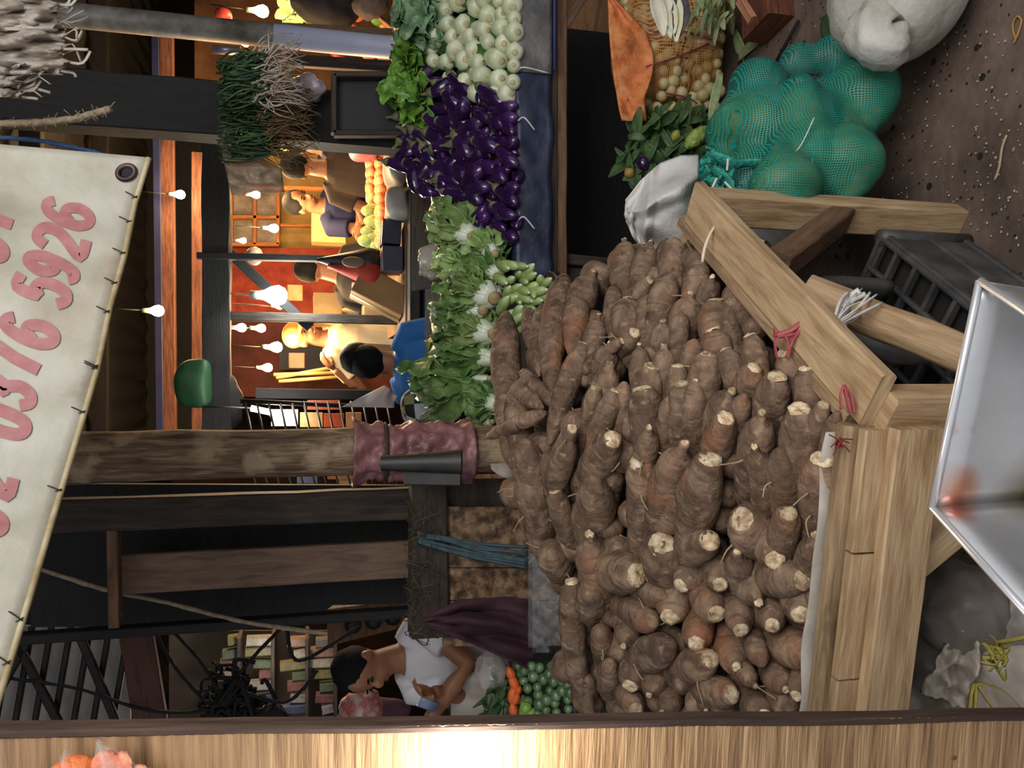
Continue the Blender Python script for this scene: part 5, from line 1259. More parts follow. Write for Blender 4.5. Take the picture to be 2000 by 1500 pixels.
# the vendor in white
WT = cloth('white_cotton', (196, 192, 196), (220, 216, 220))
hy_ = 3.05; p_ = onY(790, 1325, hy_)
vr, J = person('person in white T-shirt looking down at a phone behind the end tray', p_.x + .13, hy_, 1.53, -.35, lean=.16, head_yaw=-.25, head_pitch=.28,
               wrists={-1: onY(846, 1352, hy_ - .34), 1: onY(838, 1405, hy_ - .34)}, shirt=WT, pants=cloth('beige_trousers', (128, 116, 102), (160, 148, 134)), hair='short', sleeve=.6)
mb = MB(); c_ = J['ch'] + J['sf'] * .128 + J['l'] * .0; mb.beam(c_ - J['l'] * .03, c_ + J['l'] * .035, .004, .016, Z, .001); mb.build('shirt_print', M('grey_print', (96, 92, 110), rough=.8), vr)
mb = MB(); c_ = onY(836, 1378, hy_ - .40); mb.beam(c_ - V((.01, 0, .03)), c_ + V((.02, -.01, .03)), .035, .006, V((0, -1, .3)), .003); tag(mb.build('phone', M('phone_blue_case', (110, 124, 150), rough=.3)), 'small blue phone held by the person in white', 'phone')
mb = MB()
def apron(u, v): return onY(880 + 85 * u, 1282 + 120 * v, hy_ - .22 + .03 * math.sin(v * 14) * u - .04 * math.sin(3.1 * v))
mb.grid(apron, 20, 30, .004); mb.build('apron', cloth('pale_apron', (164, 154, 142), (190, 182, 172)), vr)
# blue sleeve
p_ = onY(800, 733, 3.8)
person('person with dark hair in bright blue long-sleeved top bent behind the cabbages', p_.x, 3.8, 1.60, 2.7, lean=.3, head_pitch=.3, shirt=cloth('bright_blue_knit', (34, 96, 160), (46, 116, 184)), pants=cloth('dark_skirt', (24, 22, 26)), hair='bob', sleeve=1.9, face=False, z0=onY(738, 650, 3.8).z - 1.37)
p_ = onY(650, 672, 6.0)
person('person in orange cap and white shirt standing under the hanging bulbs', p_.x, 6.0, 1.81, .55, lean=.12, head_pitch=.15, wrists={1: None, -1: onY(655, 722, 5.8)}, shirt=cloth('cream_shirt', (210, 196, 160), (226, 214, 184)), pants=cloth('dark_jeans', (26, 26, 34)), hair=None, cap=cloth('orange_knit_cap', (206, 110, 30), (226, 136, 50)), sleeve=.55, skin=SKIN2)
p_ = onY(650, 335, 5.6)
person('person in dark brown T-shirt and black cap seen from behind at the meat counter', p_.x, 5.6, 1.81, 2.6, lean=.10, shirt=cloth('dark_brown_tee', (44, 34, 28), (56, 44, 36)), pants=cloth('dark_jeans', (26, 26, 34)), cap=cloth('black_cap', (26, 24, 28)), hair='short', face=False, skin=SKIN2)
p_ = onY(650, 292, 6.3)
person('person in navy shirt and straw-coloured hat beside the dark brown T-shirt', p_.x, 6.3, 1.85, 2.2, lean=.05, shirt=cloth('navy_shirt', (36, 38, 56), (48, 50, 70)), pants=cloth('dark_jeans', (26, 26, 34)), cap=cloth('straw_hat', (196, 160, 100), (220, 186, 124)), hair='short', face=False, skin=SKIN2)
p_ = onY(640, 415, 6.4)
person('person in blue polo shirt reaching down to goods on the lit counter', p_.x, 6.4, 1.83, .45, lean=.12, head_pitch=.25, wrists={-1: onY(690, 385, 6.0), 1: onY(702, 440, 6.1)}, shirt=cloth('blue_polo', (20, 28, 70), (28, 38, 86)), pants=cloth('dark_jeans', (26, 26, 34)), hair='short', sleeve=.5)
p_ = onY(650, 565, 5.4)
b_, J = person('person in black printed T-shirt leaning towards the cartons', p_.x, 5.4, 1.75, 2.4, lean=.32, shirt=cloth('black_tee', (22, 22, 28), (32, 32, 38)), pants=cloth('grey_trousers', (50, 48, 50)), hair='short', face=False, skin=SKIN2)
mb = MB(); c_ = J['ch'] - J['sf'] * .130 ; mb.beam(c_ - J['l'] * .07, c_ + J['l'] * .07, .006, .12, Z, .001); mb.build('shirt_print', M('red_white_print', (150, 60, 60), (210, 190, 186), scale=24, rough=.8, detail=1), b_)
# ================================================================ LIT MARKET BEHIND
rr = random.Random(77)
W_PINE2 = wood('dull_red_timber', (70, 40, 28), (104, 62, 44), (124, 80, 60))
def bar(x0, y0, x1, y1, Y, wpx, dep, mat, name, label=None, cat=None, parent=None, wob=.0, Y2=None):
    a, b = onY(x0, y0, Y), onY(x1, y1, Y2 or Y); mb = MB()
    if label and name in ('dark_post', 'dark_stud', 'orange_post', 'brown_stud'): b = V((b.x, b.y, 0))
    mb.beam(a, b, dep, px(wpx, (proj(a)[2])), V((0, -1, 0)).cross(b - a), .004, wob, seed=x0)
    o = mb.build(name, mat, parent, ang=40)
    return tag(o, label, cat) if label else o
bar(424, 190, 424, 850, 4.6, 50, .12, W_BLACK, 'timber_beam', 'thick sooty timber beam across the top of the lit market opening', 'beam', wob=.01)
bar(326, 60, 332, 850, 6.4, 24, .08, W_PINE2, 'timber_beam', 'upper of two thin reddish timber beams above the lit market', 'beam')
bar(388, 300, 388, 850, 6.4, 24, .08, W_PINE2, 'timber_beam', 'lower of two thin reddish timber beams just above sooty beam', 'beam')
bar(303, 60, 312, 850, 6.3, 14, .02, M('blue_edge_sheet', (22, 28, 66), (34, 42, 90), scale=5, rough=.6), 'blue_strip', 'narrow blue sheet edge along the upper reddish beam', 'strip')
for k, yy in enumerate((3.2, 4.2, 5.4, 7.0)):
    mb = MB(); mb.beam(V((-4.8, yy, 3.22)), V((4.8, yy, 3.22)), .08, .12, Z); struct(mb.build('trim_%d' % (k + 1), W_BLACK, smooth=False))
# back wall finishes
def sheet(x0, y0, x1, y1, Y, mat, name, label, cat, th=.02):
    return panel([(x0, y0), (x0, y1), (x1, y1), (x1, y0)], Y, th, mat, name, label, cat)
YEL = M('ochre_wall_sheet', (134, 104, 54), (170, 136, 76), (186, 156, 96), scale=2.5, rough=.85)
REDC = M('red_cloth', (110, 34, 26), (150, 56, 40), (168, 84, 60), scale=4, rough=.85)
DKB = M('dark_blue_sheet', (30, 34, 46), (48, 52, 66), scale=4, rough=.8)
sheet(440, 235, 830, 484, 8.6, YEL, 'ochre_partition', 'ochre yellow wall sheet behind the person in blue polo', 'wall sheet')
sheet(450, 484, 800, 622, 8.4, REDC, 'red_cloth', 'red cloth hung behind the black tee and hanging tote', 'cloth')
sheet(450, 622, 800, 775, 8.3, M('maroon_sheet', (54, 22, 20), (92, 40, 34), scale=4, rough=.85), 'maroon_sheet', 'dark red sheet behind the person in orange cap', 'sheet')
sheet(545, 668, 700, 722, 8.0, DKB, 'dark_blue_panel', 'dark blue panel behind the orange cap', 'panel')
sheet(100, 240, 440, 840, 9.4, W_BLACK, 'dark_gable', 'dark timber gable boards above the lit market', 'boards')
sheet(380, -40, 830, 235, 8.6, M('brown_sheet', (70, 44, 26), (112, 74, 44), (140, 100, 66), scale=2, rough=.85), 'brown_partition', 'brown wall sheet behind the grey pipe', 'wall sheet')
# timber-framed cupboard
cbd = thing('glazed_cupboard', 'orange timber glazed cupboard on the ochre wall above the blue polo', 'cupboard', onY(545, 425, 8.2))
OT = wood('orange_timber', (130, 74, 30), (170, 104, 48), (190, 124, 64))
for a in ((452, 372, 545, 372), (452, 425, 545, 425), (452, 478, 545, 478), (452, 372, 452, 478), (498, 372, 498, 478), (543, 372, 543, 478)):
    bar(*a, 8.2, 7, .08, OT, 'frame_bar', parent=cbd)
panel([(455, 374), (455, 476), (541, 476), (541, 374)], 8.24, .01, M('cupboard_back', (90, 74, 56), (150, 140, 126), scale=6, rough=.4), 'glass_back', parent=cbd)
bar(548, 440, 700, 440, 8.1, 6, .05, OT, 'orange_post', 'slim orange timber post behind the blue polo shoulder', 'post')
bar(480, 365, 700, 365, 7.2, 7, .06, OT, 'orange_post', 'slim orange timber post between dark brown tee and blue polo', 'post')
# bulbs
GLOW = M('bulb_glow', (255, 236, 200), emit=14.0); GLOWW = M('white_lamp_glow', (240, 250, 255), emit=16.0); GLASSB = M('bulb_neck', (150, 150, 140), rough=.3)
def bulb(ix, iy, Y, r, label, power, col=(1.0, .62, .28), glow=GLOW, tube=False):
    c = onY(ix, iy, Y); rt = thing('hanging_bulb', label, 'light bulb', c, 'bare bulbs over the market stalls')
    mb = MB()
    if tube: mb.tube([c - V((.03, 0, r * 3)), c + V((.0, 0, r * 3))], r * .7, 10)
    else: mb.tube([c - V((0, 0, r)), c - V((0, 0, r * .8)), c - V((0, 0, r * .2)), c + V((0, 0, r * .5)), c + V((0, 0, r * 1.1)), c + V((0, 0, r * 1.5))], [r * .25, r * .7, r, r * .85, r * .5, r * .4], 14)
    mb.build('glass', glow, rt)
    mb = MB(); mb.tube([c + V((0, 0, r * 1.5)), c + V((0, 0, r * 2.4))], r * .42, 10); mb.build('socket', GLASSB, rt)
    mb = MB(); mb.tube([c + V((0, 0, r * 2.4)), c + V((.01, 0, r * 2.4 + .25))], .004, 5); mb.build('cord', BLACK, rt)
    l = lamp('POINT', 'bulb_light', c - V((0, .12, r * 2.2)), power * 2.4, col, .06)
BL = [(308, 607, 5.2, .036, 'bare bulb glowing alone above the beams next to the banner edge', 5), (352, 380, 6.2, .034, 'bare bulb between the two thin reddish beams', 9),
      (512, 22, 6.0, .045, 'large bare bulb beyond the grey pipe top corner', 14), (516, 58, 6.4, .028, 'small bulb just touching the grey pipe', 5), (500, 380, 6.4, .032, 'bulb beside the hem of hanging clear bag', 16),
      (535, 446, 6.2, .034, 'bulb above and behind the blue polo', 15), (475, 470, 7.0, .026, 'small bulb beside cupboard near the thin post', 9), (472, 640, 6.6, .036, 'bulb cluster at the top over orange cap', 12),
      (510, 641, 6.4, .034, 'round bulb directly above the orange cap', 18), (540, 678, 5.9, .040, 'round bulb next to the orange cap brim', 26), (523, 718, 6.6, .036, 'oblong bulb beside the bamboo poles', 9), (546, 598, 5.2, .022, 'small bulb tucked under the large white lamp', 5)]
for ix, iy, Y, r, lb, pw in BL: bulb(ix, iy, Y, r, lb, pw)
bulb(540, 577, 4.6, .058, 'large white lamp hanging in the middle of the market opening', 7, (.92, 1.0, .95), GLOWW)
bulb(516, 797, 4.3, .022, 'short white tube lamp above the wire rack', 4, (1, .95, .85), GLOWW, True)
bulb(480, 86, 5.6, .02, 'small amber bulb beside the hanging tin at grey pipe', 3)
lamp('POINT', 'counter_light', onY(700, 370, 4.75) + V((0, 0, .25)), 30, (1.0, .55, .22), .06)  # warm point light over the counter, no bulb modelled
lamp('POINT', 'board_bulb', P(930, 1560, .77), 3.6, (1.0, .93, .82), .03)
# timber frame of the market front
bar(385, 500, 765, 508, 4.55, 13, .05, W_BLACK, 'thin_post', 'thin dark post with the black tote hanging on it', 'post')
bar(438, 485, 606, 640, 4.7, 20, .05, W_BLACK, 'diagonal_brace', 'dark diagonal brace running behind the large white lamp', 'brace')
bar(430, 617, 790, 628, 4.65, 18, .06, W_DARK, 'dark_post', 'dark post between the black tee and orange cap', 'post')
bar(500, 768, 800, 778, 4.5, 20, .06, W_BLACK, 'dark_post', 'dark post between bamboo poles and wire rack', 'post')
bar(808, 268, 808, 640, 4.1, 20, .12, W_DARK, 'counter_edge', 'brown timber edge of the market counter above grey board', 'timber')
bar(836, 268, 836, 640, 4.15, 44, .04, M('grey_counter_board', (38, 40, 44), (54, 56, 58), scale=5, rough=.7), 'counter_board', 'dark grey board under the brown counter edge', 'board')
cq = onY(800, 450, 4.4)
ctr = thing('market_counter', 'long timber market counter lit orange behind the eggplants', 'counter', V((cq.x, 4.9, 0)))
zc = onY(800, 450, 4.2).z
mb = MB(); mb.beam(V((onY(800, 640, 4.2).x, 4.75, zc)), V((onY(800, 262, 4.2).x, 4.75, zc)), 1.05, .04, Z); mb.build('counter_top', W_BROWN, ctr, smooth=False)
mb = MB(); mb.beam(V((onY(800, 640, 4.2).x, 5.2, zc / 2)), V((onY(800, 262, 4.2).x, 5.2, zc / 2)), .05, zc, Z); mb.build('counter_front', W_BLACK, ctr, smooth=False)
mt_z = onY(752, 370, 5.0).z
mb = MB(); a, b = onY(752, 478, 4.95), onY(752, 268, 4.95); mb.beam(V((a.x, 5.05, zc + (mt_z - zc) / 2)), V((b.x, 5.05, zc + (mt_z - zc) / 2)), .42, mt_z - zc, Z); tag(mb.build('meat_stand', OT, smooth=False), 'raised timber stand carrying the orange-lit poultry pieces', 'stand')
MEAT = M('poultry_piece', (196, 130, 84), (222, 164, 116), (200, 110, 70), scale=14, rough=.4, rnd=.1)
kk = 0
for i in range(13):
    for j in range(2):
        ix = 735 - j * 16; iy = 275 + i * 16 + rr.uniform(-4, 4); p = onY(ix, iy, 4.95 + .1 * j); p.z = mt_z + .035 + .05 * j
        mb = MB(); mb.ell(p, (.045, .05, .036), Matrix.Rotation(rr.uniform(-1, 1), 3, 'Z'), 12, 8, .012, 20, i + j)
        if not (i > 7 and j): tag(mb.build('poultry_piece', MEAT), 'orange-lit poultry piece, %s from the pink bag in the %s layer on the stand' % (ORD[i + 1], ('lower', 'upper')[j]), 'meat', 'poultry pieces on the lit counter')
for k, (ix, iy) in enumerate(((697, 412), (702, 432), (696, 452), (706, 462), (712, 480), (690, 470))):
    p = onY(ix + 22, iy, 5.0); mb = MB()
    for z in range(7): leaf(mb, p - V((0, 0, .05)), V((rr.uniform(-.6, .6), rr.uniform(-1, 0), 1)), V((0, -1, .1)), .075, .06, .4, .012, 30, 6, 5, .4, z + k)
    mb.ell(p, (.036, .036, .045), None, 10, 8); tag(mb.build('small_cabbage', NAP), 'small pale cabbage, %s from the blue polo on the lit counter' % ORD[k + 1], 'cabbage', 'small cabbages on the lit counter')
def sackbag(ix0, ix1, iy0, iy1, Y, mat, name, label, cat, seed, dep=.14, nz=.03):
    a, b = onY(ix1, iy1, Y), onY(ix0, iy0, Y); c = (a + b) / 2; rx, rz = abs(b.x - a.x) / 2, abs(b.z - a.z) / 2
    f = superq(c, rx, dep, rz, .6, 0, 0); mb = MB(); mb.grid(lambda u, v: f(u, v) + noise.noise_vector(f(u, v) * 6 + V((seed, 0, 0))) * nz, 40, 24); return tag(mb.build(name, mat), label, cat)
GSK = M('grey_white_sack', (140, 134, 128), (172, 166, 158), scale=6, rough=.7, bump=.3, bscale=40)
sackbag(752, 800, 272, 368, 4.25, GSK, 'rice_sack', 'grey white sack on counter edge under the pink bag', 'sack', 1)
sackbag(752, 800, 370, 432, 4.25, GSK, 'rice_sack', 'smaller grey white sack between the blue box and larger sack', 'sack', 4)
sackbag(684, 742, 262, 312, 4.85, M('pink_bag', (130, 60, 84), (168, 88, 108), scale=6, rough=.4, bump=.4), 'pink_bag', 'pink plastic bag standing beside the poultry stand', 'bag', 7)
CARD = M('cardboard', (140, 106, 66), (168, 132, 88), scale=4, rough=.85, rnd=.1); CARDP = M('pale_cardboard', (196, 160, 100), (214, 180, 122), scale=4, rough=.85)
def carton(ix, iy, Y, sx, sy, sz, yaw, roll, mat, label, name='cardboard_box', flaps=True):
    c = onY(ix, iy, Y); m_ = Matrix.Rotation(yaw, 3, 'Z') @ Matrix.Rotation(roll, 3, 'Y'); rt = thing(name, label, 'box', c)
    mb = MB(); u = m_ @ V((0, 0, 1)); e = m_ @ V((1, 0, 0)); mb.beam(c - e * sx / 2, c + e * sx / 2, sy, sz, u, .004); mb.build('body', mat, rt, ang=40)
    mb = MB(); q = u * (sz / 2 + .002); mb.beam(c - e * (sx * .49) + q, c + e * (sx * .49) + q, .045, .002, u, .0005); mb.build('tape_strip', M('tape', (176, 150, 104), rough=.3), rt)
    return rt
carton(745, 575, 4.45, .30, .22, .16, .1, -1.10, CARD, 'brown cardboard box tilted on edge beside the dark post')
carton(742, 615, 4.75, .10, .2, .2, 0, 0, CARD, 'cardboard box wedged behind the dark bob of hair')
carton(740, 702, 4.95, .16, .2, .24, .1, 0.05, CARD, 'cardboard box behind the blue top next to dark jeans')
carton(642, 447, 6.9, .26, .2, .28, 0, 0, CARDP, 'pale yellow carton standing behind the blue polo')
carton(640, 606, 5.9, .2, .2, .2, .2, 0, CARDP, 'small pale carton between black tee and dark post')
BLB = M('navy_box', (30, 32, 56), (48, 50, 78), scale=5, rough=.5)
carton(762, 462, 4.35, .13, .2, .10, .1, .05, BLB, 'dark blue box on the counter below the small cabbages', 'storage_box'); carton(764, 510, 4.35, .13, .2, .11, 0, 0, BLB, 'dark blue box on the counter below the black tote', 'storage_box')
# hanging tote
tt = thing('hanging_tote', 'black and red teardrop-shaped bag hanging on the thin post', 'bag', onY(690, 520, 4.4))
prof = [(.0, .01), (.12, .02), (.3, .045), (.55, .075), (.75, .10), (.9, .09), (1, .03)]
a, b = onY(618, 508, 4.42), onY(752, 522, 4.42)
mb = MB(); mb.tube([a.lerp(b, q[0]) for q in prof], [(q[1], q[1] * .7) for q in prof], 18, True, .01, 12); mb.build('bag_body', BLACK, tt)
mb = MB(); a2 = onY(640, 520, 4.40); b2 = onY(745, 540, 4.38); mb.tube([a2.lerp(b2, q[0]) for q in prof], [(q[1] * .7, q[1] * .6) for q in prof], 14, True, .01, 14); mb.build('red_lining', M('bright_red_cloth', (150, 40, 30), (190, 66, 44), scale=8, rough=.7), tt)
mb = MB(); q = onY(690, 512, 4.33); mb.ell(q, (.03, .01, .06), None, 10, 8); mb.build('pale_patch', M('pale_patch', (120, 104, 84), rough=.8), tt)
mb = MB(); mb.ell(onY(497, 500, 4.9), (.055, .055, .05), None, 18, 10); hs_ = mb.build('hanging_scale_dish', M('scale_enamel', (140, 140, 142), (170, 168, 160), scale=4, rough=.3)); tag(hs_, 'round pale weighing dish hanging beside the thin post top', 'scale')
carton(580, 704, 7.2, .13, .03, .13, 0, 0, M('coral_tile', (170, 84, 66), (196, 112, 90), scale=4, rough=.6), 'coral square crate end on the dark blue panel', 'coral_crate')
carton(577, 572, 6.9, .13, .03, .12, 0, 0, M('rust_card', (140, 76, 50), (180, 120, 84), scale=8, rough=.6), 'small rust-coloured notice card below the large white lamp', 'notice_card')
for k, (x0, y0, x1, y1) in enumerate(((540, 738, 660, 716), (545, 745, 675, 735), (535, 732, 655, 728))):
    mb = MB(); mb.tube([onY(x0, y0, 6.8), onY(x1, y1, 6.7)], .016, 8); tag(mb.build('bamboo_pole', M('bamboo', (150, 120, 72), (180, 150, 98), scale=8, rough=.6, rnd=.1)), '%s of three leaning bamboo poles counted from the orange cap' % ('second', 'third', 'first')[k], 'pole')
# wire rack, papers, packets
wr = thing('wire_rack', 'dark wire rack of packets showing beside the weathered post', 'rack', onY(780, 860, 4.1))
WIRE = M('rack_wire', (64, 56, 48), (92, 82, 70), scale=10, rough=.5, metal=.5)
for k, (x0, y0, x1, y1) in enumerate(((470, 783, 775, 797), (440, 958, 740, 962))):
    mb = MB(); mb.tube([onY(x0, y0, 4.1), onY(x1, y1, 4.1)], .012, 8); mb.build('side_rail', IRON, wr)
for k in range(13):
    mb = MB(); ix = 478 + k * 23; mb.tube([onY(ix, 784, 4.1), onY(ix + 14, 850, 4.0), onY(ix + 8, 900, 4.0), onY(ix + 26, 958, 4.1)], .006, 6); mb.build('rung', WIRE, wr)
for k, (x0, x1, y0, y1, c) in enumerate(((530, 582, 800, 832, (190, 180, 170)), (586, 630, 806, 834, (220, 170, 110)), (632, 672, 808, 834, (200, 80, 40)), (676, 706, 806, 834, (214, 150, 90)), (600, 664, 782, 800, (210, 90, 66)), (640, 700, 925, 936, (190, 130, 80)), (580, 620, 924, 944, (120, 130, 150)), (660, 716, 938, 946, (200, 150, 90)))):
    panel([(x0, y0), (x0, y1), (x1, y1), (x1, y0)], 4.25, .05, M('packet_%d' % k, c, tuple(int(v * .8) for v in c), scale=12, rough=.45), 'packet', ('white', 'cream', 'red-orange', 'tan', 'coral red', 'ochre', 'slate blue', 'honey-coloured')[k] + ' packet behind the wire rack rungs by the weathered post', 'packet')
mb = MB(); A4 = [onY(668, 795, 3.9), onY(752, 752, 3.9), onY(776, 774, 3.85), onY(770, 796, 3.85)]
mb.grid(lambda u, v: A4[0].lerp(A4[1], v).lerp(A4[3].lerp(A4[2], v), u) + V((0, .03 * math.sin(u * 6 + v * 3), 0)), 14, 14, .003); tag(mb.build('paper_sheet', M('lilac_paper', (176, 160, 160), (206, 192, 186), scale=4, rough=.8)), 'pale lilac paper sheet leaning on the wire rack', 'paper')
CHK = bpy.data.materials.new('checked_cloth'); CHK.use_nodes = True
nt = CHK.node_tree; b_ = nt.nodes['Principled BSDF']; b_.inputs['Roughness'].default_value = .8
tc = nt.nodes.new('ShaderNodeTexCoord'); c1 = nt.nodes.new('ShaderNodeTexChecker'); c1.inputs['Scale'].default_value = 12; c1.inputs['Color1'].default_value = lin((176, 180, 186)); c1.inputs['Color2'].default_value = lin((34, 38, 54))
nt.links.new(tc.outputs['UV'], c1.inputs['Vector']); c2 = nt.nodes.new('ShaderNodeTexChecker'); c2.inputs['Scale'].default_value = 6; c2.inputs['Color1'].default_value = lin((255, 255, 255)); c2.inputs['Color2'].default_value = lin((190, 180, 120)); nt.links.new(tc.outputs['UV'], c2.inputs['Vector'])
mx = nt.nodes.new('ShaderNodeMixRGB'); mx.blend_type = 'MULTIPLY'; mx.inputs['Fac'].default_value = 1; nt.links.new(c1.outputs['Color'], mx.inputs['Color1']); nt.links.new(c2.outputs['Color'], mx.inputs['Color2']); nt.links.new(mx.outputs['Color'], b_.inputs['Base Color'])
ck_a, ck_b = onY(905, 835, 3.5), onY(785, 745, 3.5); c_ = (ck_a + ck_b) / 2; f_ = superq(c_, abs(ck_b.x - ck_a.x) / 2, .10, abs(ck_b.z - ck_a.z) / 2, .7, 0, 0)
mb = MB(); mb.grid(lambda u, v: f_(u, v) + noise.noise_vector(f_(u, v) * 6) * .03, 40, 24, 0, 1.0, .5); tag(mb.build('checked_bag', CHK), 'blue white and yellow checked cloth bundle below the wire rack', 'bundle')
# ---------------------------------------------------------------- things hung and standing at the far stall end
PIPE = M('painted_pipe', (70, 66, 58), (110, 106, 98), (140, 136, 130), scale=9, rough=.5); PIPEW = M('pale_lower_pipe', (150, 152, 176), (174, 176, 200), scale=3, rough=.45)
pa, pb, pm = onY(-20, 36, 3.75), onY(800, 82, 3.75), onY(535, 70, 3.75)
gp = thing('grey_pipe', 'round grey pipe post painted pale lilac on its lower half', 'pipe', V((pb.x, 3.75, 0)))
for (p, q, mt, nm) in ((V((pm.x, 3.75, 3.3)), V((pm.x, 3.75, pm.z)), PIPE, 'bare_pipe'), (V((pm.x, 3.75, pm.z)), V((pm.x, 3.75, 0)), PIPEW, 'painted_pipe')):
    mb = MB(); mb.tube([p, p.lerp(q, .5), q], px(21, 3.8), 18); mb.build(nm, mt, gp)
bar(300, 40, 830, 50, 4.3, 15, .04, W_BROWN, 'brown_stud', 'thin brown timber stud just beyond the grey pipe', 'stud')
bar(560, 118, 800, 122, 4.2, 22, .04, W_DARK, 'dark_stud', 'dark timber stud between grey pipe and dark box', 'stud')
vpost(onY(200, 203, 3.55).x, 3.55, 0, 3.3, px(98, 3.55), .14, W_BLACK, 'sooty_post', 'wide sooty square post with spring onions hanging on it', 'post', .006)
db = thing('dark_box', 'dark flat box with weathered wooden frame beside the curly lettuce', 'box', onY(720, 208, 3.45))
bx = [(652, 148, 800, 148), (652, 262, 800, 262), (652, 148, 652, 262), (790, 148, 790, 262)]
for a in bx: bar(*a, 3.40, 11, .05, W_DARK, 'frame_bar', parent=db)
panel([(655, 150), (655, 260), (795, 260), (795, 150)], 3.43, .12, M('black_panel', (18, 20, 24), (32, 34, 36), scale=6, rough=.6), 'black_panel', parent=db)
GRN = M('onion_green', (22, 42, 24), (44, 72, 40), (70, 96, 54), scale=20, rough=.5, rnd=.1); ROOT = M('onion_root', (150, 132, 112), (190, 176, 160), (206, 196, 188), scale=20, rough=.8); ROOT2 = M('dry_root', (84, 66, 40), (124, 100, 64), scale=20, rough=.9)
def bundle(cx, cy, ex_, ey_, Y, wid, n, gm, rm, label, spread):
    rt = thing('spring_onion_bundle', label, 'spring onions', onY((cx + ex_) / 2, (cy + ey_) / 2, Y)); mg, mr = MB(), MB()
    for k in range(n):
        j = rr.uniform(-1, 1); a = onY(cx + rr.uniform(-26, 34), cy + j * wid + rr.uniform(-16, 16), Y + rr.uniform(-.08, .06)); m_ = onY((cx + ex_) / 2 + rr.uniform(-22, 22), (cy + ey_) / 2 + j * wid * 1.1, Y - .03 + rr.uniform(-.06, .05))
        e = onY(ex_ + rr.uniform(-46, 30), ey_ + j * wid * spread + rr.uniform(-26, 26), Y + rr.uniform(-.08, .04)); q = bez([a, a.lerp(m_, .5) + V((rr.uniform(-.03, .03), -.02, rr.uniform(-.03, .03))), m_], 8)
        mg.tube(q, [.0045] * (len(q) - 1) + [.003], 5); 
        q = bez([m_, m_.lerp(e, .5) + V((rr.uniform(-.04, .04), -.02, rr.uniform(-.02, .02))), e + V((rr.uniform(-.03, .03), 0, rr.uniform(-.02, .02)))], 8); mr.tube(q, [.004, .0035, .003, .0028, .0024] + [.0018] * (len(q) - 5), 4)
    mg.build('green_leaves', gm, rt); mr.build('white_roots', rm, rt); return rt
bundle(448, 165, 570, 145, 3.28, 48, 190, GRN, ROOT, 'spring onion bundle with white roots hanging over the wide sooty post', 1.2)
bundle(448, 245, 590, 240, 3.34, 55, 190, GRN, ROOT2, 'spring onion bundle with dry brown roots beside the hanging clear bag', 1.1)
def hbag(u, v):
    e0 = [(428, 272), (440, 330), (452, 380)]; e1 = [(500, 300), (550, 330), (556, 375)]
    def el(e, s):
        f = s * 2; a = min(int(f), 1); return (e[a][0] + (e[a + 1][0] - e[a][0]) * (f - a), e[a][1] + (e[a + 1][1] - e[a][1]) * (f - a))
    a, b = el(e0, u), el(e1, u); return onY(a[0] + (b[0] - a[0]) * v, a[1] + (b[1] - a[1]) * v, 3.36 + .035 * noise.noise(V((u * 6, v * 5, 3))) - .05 * math.sin(3.14 * v))
mb = MB(); mb.grid(hbag, 30, 26, .002); tag(mb.build('hanging_film_bag', M('smoky_film', (150, 136, 118), (186, 170, 150), scale=8, rough=.3, alpha=.72, bump=.5, bscale=30)), 'smoky translucent plastic bag hanging below the spring onions', 'bag')
lump('plastic_bag', 602, 172, 3.3, .055, .05, .07, M('lilac_film', (150, 130, 140), (190, 176, 186), scale=8, rough=.25, alpha=.8), 'shiny lilac plastic bag beside the white onion roots', 'bag', 6.1, .3)
mb = MB(); mb.tube([onY(415, 96, 4.4), onY(470, 100, 4.4)], .022, 12); tag(mb.build('hanging_tin', M('lilac_tin', (120, 116, 140), (160, 156, 176), scale=6, rough=.3, metal=.5)), 'lilac tin tube hanging beside the grey pipe', 'tin')
# goods beyond the pipe
lump('black_bundle', 640, 5, 5.4, .16, .12, .22, M('black_cloth', (16, 16, 22), (28, 28, 36), scale=6, rough=.8), 'black cloth bundle hanging beyond the brown stud', 'bundle', 8.2, .2)
lump('grey_bundle', 722, 5, 5.2, .10, .10, .11, M('grey_cloth', (74, 66, 66), (98, 88, 86), scale=6, rough=.8), 'grey bundle under the black cloth beyond the pipe', 'bundle', 3.2, .2)
for k in range(4):
    p = onY(565 + k * 16, 22 + 5 * (k % 2), 6.2); mb = MB()
    for z in range(8): leaf(mb, p, V((rr.uniform(-1, 1), rr.uniform(-1, 0), rr.uniform(-.3, 1))), V((0, -1, .1)), .12, .08, .3, .015, 30, 6, 5, .3, z + k * 9)
    tag(mb.build('leafy_head', NAP), '%s pale green leafy head down the far stall beyond brown stud' % ORD[k + 1], 'vegetable')
for k, (ix, iy, c) in enumerate(((700, 28, (214, 120, 70)), (700, 85, (214, 120, 70)), (720, 105, (220, 140, 90)), (660, 102, (150, 50, 44)), (437, 30, (150, 44, 40)), (740, 40, (90, 150, 50)), (758, 55, (190, 130, 80)), (690, 60, (216, 150, 100)), (750, 110, (220, 150, 90)), (610, 70, (190, 170, 150)))):
    c_ = onY(ix, iy, 5.9 + .1 * (k % 3)); mb = MB(); mb.ell(c_, (.05, .05, .06), None, 12, 8, .015, 16, k)
    tag(mb.build('market_produce', M('produce_%d' % k, c, tuple(int(v * .8) for v in c), scale=9, rough=.5)), '%s lump of produce beyond the pipe, %s from the top' % (('orange', 'amber', 'peach', 'dark red', 'red', 'bright green', 'tan', 'apricot', 'honey', 'cream')[k], ORD[(4, 5, 7, 3, 1, 8, 10, 6, 9, 2)[k]]), 'produce')
mb = MB(); p0 = onY(735, 5, 5.6); mb.beam(onY(700, 0, 5.7), onY(775, 62, 5.5), .03, .03); tag(mb.build('sloping_batten', W_PINE, ang=40), 'sloping pale batten beyond the lettuce and pipe', 'batten')
